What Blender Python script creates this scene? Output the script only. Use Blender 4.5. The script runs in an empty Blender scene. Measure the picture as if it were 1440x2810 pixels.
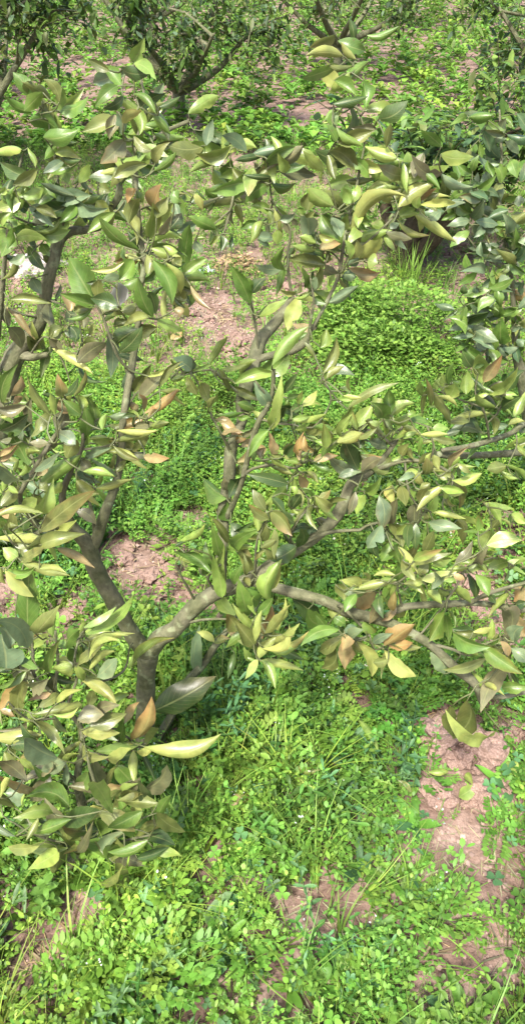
import bpy, math, random
import numpy as np
from mathutils import Vector, Matrix, Quaternion

random.seed(7)
rng = np.random.default_rng(7)
R = math.radians
scene = bpy.context.scene
COL = scene.collection

# ------------------------------------------------------------------ camera
CAM = Vector((0, 0, 1.5))
PITCH = 38.0
HFOV = 38.0
cd = bpy.data.cameras.new('camera')
cd.sensor_fit = 'HORIZONTAL'
cd.angle = R(HFOV)
cd.clip_start = 0.02
cd.clip_end = 500
cam = bpy.data.objects.new('camera', cd)
COL.objects.link(cam)
cam.location = CAM
cam.rotation_euler = (R(90 - PITCH), 0, 0)
scene.camera = cam

# ------------------------------------------------------------------ sky, sun, exposure
SUN_EL, SUN_AZ = 58.0, 205.0          # azimuth clockwise from +Y: behind and a little left of the camera
world = bpy.data.worlds.new('World')
scene.world = world
world.use_nodes = True
wn = world.node_tree.nodes
bg = wn['Background']
sky = wn.new('ShaderNodeTexSky')
sky.sky_type = 'NISHITA'
sky.sun_disc = False
sky.sun_elevation = R(SUN_EL)
sky.sun_rotation = R(SUN_AZ)
sky.air_density = 1.0
sky.dust_density = 4.0
sky.ozone_density = 0.6
world.node_tree.links.new(sky.outputs[0], bg.inputs[0])
bg.inputs[1].default_value = 0.12
sd = bpy.data.lights.new('sun', 'SUN')
sd.energy = 3.0
sd.angle = R(7.0)
sd.color = (1.0, 0.955, 0.87)
sun = bpy.data.objects.new('sun', sd)
COL.objects.link(sun)
sdir = Vector((math.sin(R(SUN_AZ)) * math.cos(R(SUN_EL)), math.cos(R(SUN_AZ)) * math.cos(R(SUN_EL)), math.sin(R(SUN_EL))))
sun.rotation_euler = (-sdir).to_track_quat('-Z', 'Y').to_euler()
sun.location = sdir * 20
vs = scene.view_settings
vs.view_transform = 'Standard'
vs.look = 'None'
vs.gamma = 1.0
vs.use_curve_mapping = False
vs.exposure = 1.76

# ------------------------------------------------------------------ photo pixels -> directions -> places
FN = 720 / math.tan(R(HFOV / 2))
_fw = Vector((0, math.cos(R(PITCH)), -math.sin(R(PITCH))))
_up = Vector((0, math.sin(R(PITCH)), math.cos(R(PITCH))))
_rt = Vector((1, 0, 0))

def ray(u, v):
    return (_fw + _rt * ((u - 720) / FN) - _up * ((v - 1405) / FN)).normalized()

def at_depth(u, v, Y, zmin=0.03):
    d = ray(u, v)
    p = CAM + d * (Y / max(d.y, 0.05))
    if p.z < zmin:
        p = CAM + d * ((zmin - CAM.z) / d.z)
    return p

def on_ground(u, v, z=0.0):
    d = ray(u, v)
    return CAM + d * ((z - CAM.z) / d.z)

TS = 500 / 1320
TILE = {'A1': (0, 500), 'A2': (480, 500), 'A3': (940, 500), 'B1': (0, 900), 'B2': (480, 900), 'B3': (940, 900),
        'C1': (0, 1330), 'C2': (480, 1330), 'C3': (940, 1330), 'D1': (0, 1760), 'D2': (480, 1760), 'D3': (940, 1760)}

def px(t, x, y):
    if t == 'N':
        return x, y
    o = TILE[t]
    return o[0] + x * TS, o[1] + y * TS

# ------------------------------------------------------------------ helpers
def tag(o, label=None, cat=None, group=None, kind=None):
    if label: o['label'] = label
    if cat: o['category'] = cat
    if group: o['group'] = group
    if kind: o['kind'] = kind
    return o

def empty(name, loc):
    o = bpy.data.objects.new(name, None)
    o.empty_display_size = 0.05
    COL.objects.link(o)
    o.location = loc
    return o

def link(name, me, parent=None, loc=None):
    o = bpy.data.objects.new(name, me)
    COL.objects.link(o)
    if parent is not None:
        o.parent = parent
    if loc is not None:
        o.location = loc
    return o

def mesh_np(name, verts, faces, mat=None, smooth=True, col=None, uv=None):
    """faces: (F,3) or (F,4) array; col: per-vertex rgb; uv: per-vertex"""
    verts = np.asarray(verts, dtype=np.float32)
    faces = np.asarray(faces, dtype=np.int32)
    me = bpy.data.meshes.new(name)
    k = faces.shape[1]
    me.vertices.add(len(verts))
    me.vertices.foreach_set('co', verts.ravel())
    me.loops.add(faces.size)
    me.loops.foreach_set('vertex_index', faces.ravel())
    me.polygons.add(len(faces))
    me.polygons.foreach_set('loop_start', np.arange(0, faces.size, k, dtype=np.int32))
    if uv is not None:
        l = me.uv_layers.new(name='UVMap')
        l.data.foreach_set('uv', np.asarray(uv, dtype=np.float32)[faces.ravel()].ravel())
    if col is not None:
        a = me.color_attributes.new('Col', 'FLOAT_COLOR', 'POINT')
        c = np.ones((len(verts), 4), dtype=np.float32)
        c[:, :3] = col
        a.data.foreach_set('color', c.ravel())
    me.update(calc_edges=True)
    if smooth:
        me.polygons.foreach_set('use_smooth', np.ones(len(faces), dtype=bool))
    if mat:
        me.materials.append(mat)
    return me

def nmat(name):
    m = bpy.data.materials.new(name)
    m.use_nodes = True
    return m, m.node_tree.nodes, m.node_tree.links, m.node_tree.nodes['Principled BSDF']

def nd(n, t, **kw):
    o = n.new(t)
    for k, v in kw.items():
        setattr(o, k, v)
    return o

# ------------------------------------------------------------------ materials
def leaf_material(name, rough, transl, vein=True, noise_scale=60, spec=0.4):
    m, n, l, b = nmat(name)
    at = nd(n, 'ShaderNodeAttribute', attribute_name='Col')
    tc = nd(n, 'ShaderNodeTexCoord')
    no = nd(n, 'ShaderNodeTexNoise')
    no.inputs['Scale'].default_value = noise_scale
    no.inputs['Detail'].default_value = 4
    l.new(tc.outputs['Object'], no.inputs['Vector'])
    mr = nd(n, 'ShaderNodeMapRange')
    mr.inputs['From Min'].default_value = 0.3
    mr.inputs['From Max'].default_value = 0.7
    mr.inputs['To Min'].default_value = 0.56
    mr.inputs['To Max'].default_value = 0.84
    l.new(no.outputs['Fac'], mr.inputs['Value'])
    mul = nd(n, 'ShaderNodeVectorMath', operation='SCALE')
    l.new(at.outputs['Color'], mul.inputs[0])
    l.new(mr.outputs[0], mul.inputs['Scale'])
    colout = mul.outputs[0]
    if vein:
        sx = nd(n, 'ShaderNodeSeparateXYZ')
        l.new(tc.outputs['UV'], sx.inputs[0])
        s1 = nd(n, 'ShaderNodeMath', operation='SUBTRACT')
        s1.inputs[1].default_value = 0.5
        l.new(sx.outputs['X'], s1.inputs[0])
        ab = nd(n, 'ShaderNodeMath', operation='ABSOLUTE')
        l.new(s1.outputs[0], ab.inputs[0])
        rib = nd(n, 'ShaderNodeMapRange')
        rib.inputs['From Min'].default_value = 0.012
        rib.inputs['From Max'].default_value = 0.045
        rib.inputs['To Min'].default_value = 0.34
        rib.inputs['To Max'].default_value = 0.0
        l.new(ab.outputs[0], rib.inputs['Value'])
        # side veins: slanted bands either side of the midrib
        ma = nd(n, 'ShaderNodeMath', operation='MULTIPLY_ADD')
        ma.inputs[1].default_value = -0.55
        l.new(ab.outputs[0], ma.inputs[0])
        l.new(sx.outputs['Y'], ma.inputs[2])
        fr = nd(n, 'ShaderNodeMath', operation='MULTIPLY')
        fr.inputs[1].default_value = 62.0
        l.new(ma.outputs[0], fr.inputs[0])
        sn = nd(n, 'ShaderNodeMath', operation='SINE')
        l.new(fr.outputs[0], sn.inputs[0])
        sv = nd(n, 'ShaderNodeMapRange')
        sv.inputs['From Min'].default_value = 0.72
        sv.inputs['From Max'].default_value = 1.0
        sv.inputs['To Max'].default_value = 0.09
        l.new(sn.outputs[0], sv.inputs['Value'])
        mx = nd(n, 'ShaderNodeMath', operation='MAXIMUM')
        l.new(rib.outputs[0], mx.inputs[0])
        l.new(sv.outputs[0], mx.inputs[1])
        mixv = nd(n, 'ShaderNodeMix', data_type='RGBA')
        l.new(mx.outputs[0], mixv.inputs[0])
        n4 = nd(n, 'ShaderNodeTexNoise')
        n4.inputs['Scale'].default_value = 34
        n4.inputs['Detail'].default_value = 2
        l.new(tc.outputs['Object'], n4.inputs['Vector'])
        b4 = nd(n, 'ShaderNodeMapRange')
        b4.inputs['From Min'].default_value = 0.46
        b4.inputs['From Max'].default_value = 0.64
        b4.inputs['To Max'].default_value = 0.75
        l.new(n4.outputs['Fac'], b4.inputs['Value'])
        ye = nd(n, 'ShaderNodeVectorMath', operation='MULTIPLY')
        ye.inputs[1].default_value = (1.3, 1.18, 1.15)
        l.new(colout, ye.inputs[0])
        m4 = nd(n, 'ShaderNodeMix', data_type='RGBA')
        l.new(b4.outputs[0], m4.inputs[0])
        l.new(colout, m4.inputs[6])
        l.new(ye.outputs[0], m4.inputs[7])
        colout = m4.outputs[2]
        l.new(colout, mixv.inputs[6])
        mixv.inputs[7].default_value = (0.31, 0.33, 0.13, 1)
        # brown flecks of scorch
        n2 = nd(n, 'ShaderNodeTexNoise')
        n2.inputs['Scale'].default_value = 190
        n2.inputs['Detail'].default_value = 3
        l.new(tc.outputs['Object'], n2.inputs['Vector'])
        fl = nd(n, 'ShaderNodeMapRange')
        fl.inputs['From Min'].default_value = 0.66
        fl.inputs['From Max'].default_value = 0.74
        fl.inputs['To Max'].default_value = 0.5
        l.new(n2.outputs['Fac'], fl.inputs['Value'])
        mixf = nd(n, 'ShaderNodeMix', data_type='RGBA')
        l.new(fl.outputs[0], mixf.inputs[0])
        l.new(mixv.outputs[2], mixf.inputs[6])
        mixf.inputs[7].default_value = (0.12, 0.075, 0.03, 1)
        colout = mixf.outputs[2]
        bu = nd(n, 'ShaderNodeBump')
        bu.inputs['Strength'].default_value = 0.35
        bu.inputs['Distance'].default_value = 0.0015
        ad = nd(n, 'ShaderNodeMath', operation='SUBTRACT')
        l.new(no.outputs['Fac'], ad.inputs[0])
        l.new(mx.outputs[0], ad.inputs[1])
        l.new(ad.outputs[0], bu.inputs['Height'])
        l.new(bu.outputs[0], b.inputs['Normal'])
    l.new(colout, b.inputs['Base Color'])
    b.inputs['Roughness'].default_value = rough
    b.inputs['Specular IOR Level'].default_value = spec
    tr = nd(n, 'ShaderNodeBsdfTranslucent')
    l.new(colout, tr.inputs['Color'])
    mix = nd(n, 'ShaderNodeMixShader')
    mix.inputs[0].default_value = transl
    l.new(b.outputs[0], mix.inputs[1])
    l.new(tr.outputs[0], mix.inputs[2])
    l.new(mix.outputs[0], n['Material Output'].inputs[0])
    return m

M_LEAF = leaf_material('citrus_leaf', 0.36, 0.26, spec=.5)
M_WEED = leaf_material('weed_leaf', 0.5, 0.34, vein=False, noise_scale=25, spec=0.3)

def bark_material(name, k=(.86, .92, .74)):
    m, n, l, b = nmat(name)
    tc = nd(n, 'ShaderNodeTexCoord')
    mp = nd(n, 'ShaderNodeMapping')
    mp.inputs['Scale'].default_value = (34, 5.0, 1)
    l.new(tc.outputs['UV'], mp.inputs[0])
    n1 = nd(n, 'ShaderNodeTexNoise')
    n1.inputs['Scale'].default_value = 1.0
    n1.inputs['Detail'].default_value = 7
    n1.inputs['Roughness'].default_value = 0.65
    l.new(mp.outputs[0], n1.inputs['Vector'])
    n2 = nd(n, 'ShaderNodeTexNoise')
    n2.inputs['Scale'].default_value = 22
    n2.inputs['Detail'].default_value = 5
    l.new(tc.outputs['Object'], n2.inputs['Vector'])
    r1 = nd(n, 'ShaderNodeValToRGB')
    e = r1.color_ramp.elements
    e[0].position, e[0].color = 0.3, (0.028, 0.026, 0.017, 1)
    e[1].position, e[1].color = 0.72, (0.21, 0.19, 0.135, 1)
    l.new(n1.outputs['Fac'], r1.inputs[0])
    r2 = nd(n, 'ShaderNodeValToRGB')
    e = r2.color_ramp.elements
    e[0].position, e[0].color = 0.4, (0.085, 0.098, 0.045, 1)
    e[1].position, e[1].color = 0.62, (0.17, 0.155, 0.125, 1)
    l.new(n2.outputs['Fac'], r2.inputs[0])
    mx = nd(n, 'ShaderNodeMix', data_type='RGBA')
    mx.inputs[0].default_value = 0.42
    l.new(r1.outputs[0], mx.inputs[6])
    l.new(r2.outputs[0], mx.inputs[7])
    n3 = nd(n, 'ShaderNodeTexNoise')
    n3.inputs['Scale'].default_value = 48
    n3.inputs['Detail'].default_value = 6
    l.new(tc.outputs['Object'], n3.inputs['Vector'])
    li = nd(n, 'ShaderNodeMapRange')
    li.inputs['From Min'].default_value = 0.58
    li.inputs['From Max'].default_value = 0.66
    li.inputs['To Max'].default_value = 0.6
    l.new(n3.outputs['Fac'], li.inputs['Value'])
    ml = nd(n, 'ShaderNodeMix', data_type='RGBA')
    l.new(li.outputs[0], ml.inputs[0])
    l.new(mx.outputs[2], ml.inputs[6])
    ml.inputs[7].default_value = (0.25, 0.265, 0.185, 1)
    sc = nd(n, 'ShaderNodeVectorMath', operation='MULTIPLY')
    sc.inputs[1].default_value = k
    l.new(ml.outputs[2], sc.inputs[0])
    l.new(sc.outputs[0], b.inputs['Base Color'])
    b.inputs['Roughness'].default_value = 0.8
    b.inputs['Specular IOR Level'].default_value = 0.25
    bu = nd(n, 'ShaderNodeBump')
    bu.inputs['Strength'].default_value = 0.7
    bu.inputs['Distance'].default_value = 0.005
    l.new(n1.outputs['Fac'], bu.inputs['Height'])
    l.new(bu.outputs[0], b.inputs['Normal'])
    return m

M_BARK = bark_material('citrus_bark')
M_BARK_OLD_SHADED = bark_material('old_brown_bark_shaded', (.45, .36, .30))  # brown bark, darkened all over to stand in for the crown's shade

def soil_material(name, c0, c1, c2, bscale=70, bdist=.012):
    m, n, l, b = nmat(name)
    tc = nd(n, 'ShaderNodeTexCoord')
    n1 = nd(n, 'ShaderNodeTexNoise')
    n1.inputs['Scale'].default_value = 9
    n1.inputs['Detail'].default_value = 8
    n1.inputs['Roughness'].default_value = 0.7
    l.new(tc.outputs['Object'], n1.inputs['Vector'])
    r1 = nd(n, 'ShaderNodeValToRGB')
    e = r1.color_ramp.elements
    e[0].position, e[0].color = 0.32, (*c0, 1)
    e[1].position, e[1].color = 0.7, (*c2, 1)
    e2 = r1.color_ramp.elements.new(0.52)
    e2.color = (*c1, 1)
    l.new(n1.outputs['Fac'], r1.inputs[0])
    l.new(r1.outputs[0], b.inputs['Base Color'])
    b.inputs['Roughness'].default_value = 0.95
    b.inputs['Specular IOR Level'].default_value = 0.1
    n2 = nd(n, 'ShaderNodeTexNoise')
    n2.inputs['Scale'].default_value = bscale
    n2.inputs['Detail'].default_value = 6
    l.new(tc.outputs['Object'], n2.inputs['Vector'])
    bu = nd(n, 'ShaderNodeBump')
    bu.inputs['Strength'].default_value = 0.8
    bu.inputs['Distance'].default_value = bdist
    l.new(n2.outputs['Fac'], bu.inputs['Height'])
    l.new(bu.outputs[0], b.inputs['Normal'])
    return m

M_SOIL = soil_material('pink_brown_soil', (0.10, 0.063, 0.048), (0.19, 0.13, 0.105), (0.29, 0.215, 0.183))
M_CLOD = soil_material('crumbly_clod', (0.12, 0.075, 0.058), (0.215, 0.145, 0.118), (0.34, 0.25, 0.213), 5, .004)
M_STONE = soil_material('pale_stone', (0.17, 0.135, 0.12), (0.30, 0.265, 0.25), (0.42, 0.40, 0.385), 4, .006)
M_ROCK = soil_material('brown_rock', (0.12, 0.075, 0.055), (0.22, 0.14, 0.11), (0.30, 0.21, 0.17), 4, .006)
# ------------------------------------------------------------------ ground
def wob(x, y, f, p):
    return np.sin(x * f * 1.1 + p) * np.cos(y * f * 0.93 + p * 1.7) + 0.6 * np.sin(x * f * 2.3 - y * f * 1.9 + p * 2.1) + 0.4 * np.cos(x * f * 3.7 + y * f * 4.1 - p)

# bare soil, as (photo pixel u, v, half width, half height, bareness)
PATCHES = [(405, 1565, 140, 88, 1), (314, 1505, 55, 50, 1), (450, 1620, 80, 40, 1), (193, 1709, 72, 72, 1), (23, 1652, 65, 75, 1), (110, 1600, 70, 40, .6), (567, 871, 80, 52, 1),
           (631, 964, 75, 50, 1), (768, 810, 52, 26, 1), (643, 727, 62, 30, .9), (889, 1002, 55, 50, .9), (1205, 1020, 95, 36, 1),
           (1266, 727, 48, 55, .9), (997, 735, 42, 20, .9), (1319, 1406, 62, 32, 1), (1406, 1451, 52, 38, 1), (1376, 1527, 62, 32, 1),
           (1311, 1614, 95, 58, 1), (1338, 1694, 75, 36, 1), (1205, 1504, 42, 32, .9), (1072, 1553, 38, 26, .8), (1250, 2035, 82, 80, 1),
           (1290, 2175, 175, 55, 1), (1425, 2006, 40, 42, 1), (518, 1417, 40, 30, .9), (567, 1445, 40, 30, .9), (499, 1565, 40, 30, .9),
           (250, 648, 40, 12, 1), (53, 777, 30, 16, 1), (1345, 560, 40, 30, .8), (1310, 2330, 150, 80, 1), (940, 2470, 130, 45, .8), (180, 2520, 160, 60, .9),
           (600, 2700, 170, 50, .7), (1250, 2640, 190, 60, .9), (620, 440, 120, 22, .9), (900, 330, 170, 20, .8), (330, 360, 120, 18, .8), (1020, 1640, 60, 30, .7)]
GP = []
for (u, v, a, b_, k) in PATCHES:
    c = on_ground(u, v)
    e = on_ground(u + a, v)
    t_ = on_ground(u, v - b_)
    bo = on_ground(u, v + b_)
    GP.append((c.x, (t_.y + bo.y) / 2 - .035, max(e.x - c.x, .02) * 1.08, max((t_.y - bo.y) / 2, .02) + .04, k))

def bare(x, y):
    x = np.asarray(x, dtype=float); y = np.asarray(y, dtype=float)
    out = np.zeros_like(x)
    w = 0.16 * wob(x, y, 14, 1.0) + 0.1 * wob(x, y, 37, 4.0)
    for (cx, cy, a, b_, k) in GP:
        d = np.sqrt(((x - cx) / a) ** 2 + ((y - cy) / b_) ** 2) + w
        out = np.maximum(out, k * np.clip((1.18 - d) / 0.36, 0, 1))
    return out

def height(x, y):
    x = np.asarray(x, dtype=float); y = np.asarray(y, dtype=float)
    h = 0.010 * wob(x, y, 3.1, 0.3) + 0.006 * wob(x, y, 9.0, 2.0)
    return h

def ground_sheet():
    def axis(lo, hi, fine_lo, fine_hi, fine, growth=1.25):
        a = list(np.arange(fine_lo, fine_hi, fine))
        s = fine
        while a[-1] < hi:
            s = min(s * growth, 12); a.append(a[-1] + s)
        s = fine
        while a[0] > lo:
            s = min(s * growth, 12); a.insert(0, a[0] - s)
        return np.array(a)
    xs = axis(-80, 80, -1.9, 1.9, 0.0155)
    ys = axis(-30, 160, 0.25, 5.0, 0.0155)
    X, Y = np.meshgrid(xs, ys)
    x, y = X.ravel(), Y.ravel()
    near = np.clip((7 - np.hypot(x, y)) / 2, 0, 1)
    h = height(x, y)
    bb = bare(x, y)
    lump = 0.006 * np.abs(wob(x, y, 41, .7)) + 0.004 * np.abs(wob(x, y, 97, 3.1)) + rng.normal(0, 0.0022, len(x))
    h = h + near * lump * (0.3 + bb)
    v = np.stack([x, y, h - 0.004], 1)
    nx, ny = len(xs), len(ys)
    i = np.arange(nx * ny).reshape(ny, nx)
    f = np.stack([i[:-1, :-1], i[:-1, 1:], i[1:, 1:], i[1:, :-1]], -1).reshape(-1, 4)
    o = link('ground', mesh_np('ground', v, f, M_SOIL, smooth=True))
    tag(o, 'pinkish brown bare soil of the orchard floor showing between the weeds', 'ground', kind='structure')
    return o

GROUND = ground_sheet()

def lump_mesh(name, seed, mat, rough=0.3, sub=2):
    import bmesh
    r_ = random.Random(seed)
    bm = bmesh.new()
    bmesh.ops.create_icosphere(bm, subdivisions=sub, radius=1.0)
    off = [Vector((r_.uniform(-9, 9), r_.uniform(-9, 9), r_.uniform(-9, 9))) for _ in range(2)]
    from mathutils import noise as mn
    for v in bm.verts:
        d = mn.noise(v.co * 1.3 + off[0]) * rough * 1.4 + mn.noise(v.co * 3.4 + off[1]) * rough * 0.7
        v.co *= 1 + d
        v.co.z *= 0.72
    me = bpy.data.meshes.new(name)
    bm.to_mesh(me)
    bm.free()
    me.materials.append(mat)
    return me

M_CRUMB, _n, _l, _b = nmat('soil_crumb')
_a = nd(_n, 'ShaderNodeAttribute', attribute_name='Col'); _l.new(_a.outputs['Color'], _b.inputs['Base Color']); _b.inputs['Roughness'].default_value = .95
# clods of earth lying in the bare patches (pieces of the ground)
CLODS = [lump_mesh('clod', 100 + i, M_CLOD, 0.55, 3) for i in range(7)]
for me in CLODS:
    me.polygons.foreach_set('use_smooth', np.zeros(len(me.polygons), dtype=bool))
rc = random.Random(5)
nclod = 0
big = [(1190, 2030, 66), (1215, 2055, 70), (1300, 2050, 84), (1275, 2025, 60), (1330, 2085, 60), (1258, 2085, 48), (1230, 2060, 40), (1320, 2110, 40), (1375, 2105, 34), (1345, 2185, 58), (1205, 2190, 56), (1290, 2190, 40), (1420, 2015, 45), (1190, 2075, 28), (1370, 2140, 36),
       (620, 965, 30), (655, 950, 26), (600, 990, 26), (660, 985, 24), (575, 880, 22), (640, 1000, 22), (1330, 1700, 36), (1300, 1680, 30), (1360, 1690, 30), (1400, 1450, 36), (1310, 1395, 30), (190, 1720, 38), (205, 1680, 30),
       (30, 1640, 40), (420, 1600, 34), (340, 1540, 34), (455, 1550, 30), (1420, 1430, 26), (1290, 1620, 34), (1240, 1025, 28), (1170, 1022, 22)]
for (u, v, s) in big:
    p = on_ground(u, v)
    s_m = s / FN * (p - CAM).length * 0.68
    o = link('clod', rc.choice(CLODS), GROUND, (p.x, p.y, float(height(p.x, p.y)) + s_m * 0.6))
    o.rotation_euler = (rc.uniform(-.4, .4), rc.uniform(-.4, .4), rc.uniform(0, 6.28))
    o.scale = (s_m, s_m * rc.uniform(.75, 1.1), s_m * rc.uniform(.8, 1.15))
    nclod += 1
while nclod < 290:
    (cx, cy, a, b_, k) = rc.choice(GP[:30])
    x = cx + a * rc.uniform(-1, 1); y = cy + b_ * rc.uniform(-1, 1)
    if float(bare(x, y)) < 0.5:
        continue
    s_m = rc.uniform(.007, .022) * (1 + max(0, y - 2) * .25)
    o = link('clod', rc.choice(CLODS), GROUND, (x, y, float(height(x, y)) + s_m * 0.35))
    o.rotation_euler = (rc.uniform(-.5, .5), rc.uniform(-.5, .5), rc.uniform(0, 6.28))
    o.scale = (s_m, s_m * rc.uniform(.7, 1.2), s_m * rc.uniform(.6, 1))
    nclod += 1

# ------------------------------------------------------------------ weeds
class Geo:
    def __init__(self):
        self.v, self.f, self.c, self.n = [], [], [], 0
    def add(self, v, f, c):
        v = np.asarray(v, float); f = np.asarray(f, int)
        self.v.append(v); self.f.append(f + self.n)
        c = np.asarray(c, float)
        self.c.append(np.broadcast_to(c, v.shape) if c.ndim == 1 else c)
        self.n += len(v)
    def arrays(self):
        return np.concatenate(self.v), np.concatenate(self.f), np.concatenate(self.c)

def frame(d, up=(0, 0, 1)):
    d = np.asarray(d, float); d = d / np.linalg.norm(d)
    s = np.cross(d, up)
    if np.linalg.norm(s) < 1e-4:
        s = np.array([1., 0, 0])
    s /= np.linalg.norm(s)
    n = np.cross(s, d)
    return d, s, n

def small_leaf(g, base, d, ln, w, c, fold=0.25, droop=0.25, lod=0):
    """pointed oval leaflet, 8 triangles (2 where it is far off)"""
    d, s, n = frame(d)
    b = np.asarray(base, float)
    if lod:
        m = b + d * ln * .5 + n * fold * w * .5
        g.add([b, m + s * w * .5, b + d * ln + np.array([0, 0, -droop * ln]), m - s * w * .5], [(0, 2, 1), (0, 3, 2)], c)
        return
    if lod == 0 and ln < .03:
        q = [b]
        for (t, ww) in ((.34, .46), (.7, .40)):
            m = b + d * ln * t + np.array([0, 0, -droop * ln * t * t])
            q += [m + s * w * ww, m - s * w * ww]
        q.append(b + d * ln + np.array([0, 0, -droop * ln]))
        g.add(q, [(0, 2, 1), (1, 2, 4), (1, 4, 3), (3, 4, 5)], c)
        return
    P = [b]
    for (t, ww) in ((0.3, .82), (0.62, .95)):
        cc = b + d * ln * t - n * 0 + np.array([0, 0, -droop * ln * t * t])
        P += [cc + s * w * .5 * ww + n * fold * w * .5, cc, cc - s * w * .5 * ww + n * fold * w * .5]
    P.append(b + d * ln + np.array([0, 0, -droop * ln]))
    F = [(0, 2, 1), (0, 3, 2), (1, 2, 5), (1, 5, 4), (2, 3, 6), (2, 6, 5), (4, 5, 7), (5, 6, 7)]
    g.add(P, F, c)

def stem(g, pts, r, c):
    pts = np.asarray(pts, float)
    V, F = [], []
    for i, p in enumerate(pts):
        d = pts[min(i + 1, len(pts) - 1)] - pts[max(i - 1, 0)]
        d, s, n = frame(d, (0.3, 0.2, 1) if abs(d[0]) + abs(d[1]) > 1e-6 else (1, 0, 0))
        for k in range(3):
            a = k * 2.0944
            V.append(p + r * (s * math.cos(a) + n * math.sin(a)))
    for i in range(len(pts) - 1):
        for k in range(3):
            a, b_ = i * 3 + k, i * 3 + (k + 1) % 3
            F += [(a, b_, b_ + 3), (a, b_ + 3, a + 3)]
    g.add(V, F, c)

G0 = np.array([0.155, 0.32, 0.042])
G1 = np.array([0.24, 0.41, 0.066])
G2 = np.array([0.075, 0.18, 0.03])
GB = np.array([0.13, 0.27, 0.095])
GY = np.array([0.26, 0.36, 0.06])
STRAW = np.array([0.46, 0.38, 0.22])

def chickweed(r_, h=0.08, n=16, ls=0.012, lod=0):
    g = Geo()
    for k in range(2):
        lean = np.array([r_.gauss(0, .55), r_.gauss(0, .55), 1.0])
        top = lean / np.linalg.norm(lean) * h * r_.uniform(.7, 1.2)
        pts = [np.zeros(3), top * .5 + np.array([r_.gauss(0, .006), r_.gauss(0, .006), 0]), top]
        if not lod:
            stem(g, pts[::2], .0007, G1)
        for i in range(n // 2):
            t = r_.uniform(.15, 1.05) ** .7
            p = pts[0] * (1 - t) ** 2 + 2 * t * (1 - t) * pts[1] + t * t * pts[2]
            a = r_.uniform(0, 6.28)
            d = np.array([math.cos(a), math.sin(a), r_.uniform(-.1, .9)])
            c = G0 * r_.uniform(.75, 1.3) if r_.random() < .7 else G1 * r_.uniform(.8, 1.2)
            L = ls * r_.uniform(.6, 1.4)
            small_leaf(g, p + d * .004, d, L, L * r_.uniform(.35, .7), c, lod=lod)
    return g.arrays()

def grass(r_, h=0.14, n=9):
    g = Geo()
    for i in range(n):
        a = r_.uniform(0, 6.28); hh = h * r_.uniform(.5, 1.2); lean = r_.uniform(.1, .9)
        d = np.array([math.cos(a), math.sin(a), 0])
        s = np.array([-d[1], d[0], 0]); w = r_.uniform(.0012, .0028)
        V, F = [], []
        o = d * r_.uniform(0, .012)
        for k in range(5):
            t = k / 4
            p = o + d * lean * hh * t * t + np.array([0, 0, hh * (t - .35 * lean * t * t)])
            V += [p - s * w * (1 - t * .9), p + s * w * (1 - t * .9)]
        for k in range(4):
            F += [(2 * k, 2 * k + 1, 2 * k + 3), (2 * k, 2 * k + 3, 2 * k + 2)]
        g.add(V, F, G1 * r_.uniform(.7, 1.15) if r_.random() < .85 else GY)
    return g.arrays()

def fern_leaf(g, base, d, ln, c, r_, droop=.3):
    """one finely divided leaf: rachis, paired pinnae, each with small lobes"""
    d, s, n = frame(d)
    b = np.asarray(base, float)
    def pt(t):
        return b + d * ln * t + np.array([0, 0, -droop * ln * t * t])
    stem(g, [pt(t) for t in (0, .5, 1)], .0008, c * 1.1)
    for i in range(6):
        t = .22 + i * .14
        pl = ln * .42 * math.sin(math.pi * (.2 + .72 * (1 - t))) ** .8
        for sg in (-1, 1):
            pd = d * .75 + s * sg + n * r_.uniform(-.1, .3)
            pd /= np.linalg.norm(pd)
            q = pt(t)
            for j, (tt, lz, an) in enumerate(((.45, .42, .7), (.6, .42, -.7), (.55, .5, 0.0))):
                ld = pd * math.cos(an) + np.cross(n, pd) * math.sin(an)
                small_leaf(g, q + pd * pl * tt * (.7 if j < 2 else 1), ld, pl * lz, pl * lz * .5, c * r_.uniform(.85, 1.2), .15, .1)
            pass
    small_leaf(g, pt(.95), d, ln * .14, ln * .07, c, .1, .1)

def fern_weed(r_, ln=0.07, n=6):
    g = Geo()
    for i in range(n):
        a = i * 6.28 / n + r_.uniform(-.4, .4)
        d = np.array([math.cos(a), math.sin(a), r_.uniform(.5, 1.4)])
        fern_leaf(g, (0, 0, .005), d, ln * r_.uniform(.7, 1.2), (G1 if r_.random() < .6 else G0) * r_.uniform(.85, 1.2), r_)
    return g.arrays()

def clover_leaf(g, top, c, sz, r_, tilt=None):
    nrm = np.array([r_.gauss(0, .3), r_.gauss(0, .3) - .15, 1.0]); nrm /= np.linalg.norm(nrm)
    e1 = np.cross(nrm, (0, 1, 0)); e1 /= np.linalg.norm(e1); e2 = np.cross(nrm, e1)
    a0 = r_.uniform(0, 6.28)
    for k in range(3):
        a = a0 + k * 2.0944
        d = e1 * math.cos(a) + e2 * math.sin(a); s = np.cross(nrm, d)
        prof = [(0.0, 0), (.35, .42), (.75, .56), (1.0, .38), (.92, 0), (1.0, -.38), (.75, -.56), (.35, -.42)]
        V = [top + d * .6 * sz] + [top + d * sz * x + s * sz * y + nrm * sz * .16 * abs(y) * 2 for (x, y) in prof]
        V[0] = top + d * .55 * sz - nrm * sz * .03
        F = [(0, i + 1, (i + 1) % 8 + 1) for i in range(8)]
        g.add(V, F, c * r_.uniform(.9, 1.12))

def clover(r_, h=.06, n=7, sz=.011, spread=.03):
    g = Geo()
    for i in range(n):
        top = np.array([r_.gauss(0, spread), r_.gauss(0, spread), h * r_.uniform(.6, 1.2)])
        stem(g, [(0, 0, 0), top * np.array([.4, .4, .6]), top], .0006, G0)
        clover_leaf(g, top, (G0 if r_.random() < .6 else GB) * r_.uniform(.85, 1.25), sz * r_.uniform(.7, 1.3), r_)
    return g.arrays()

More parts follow.
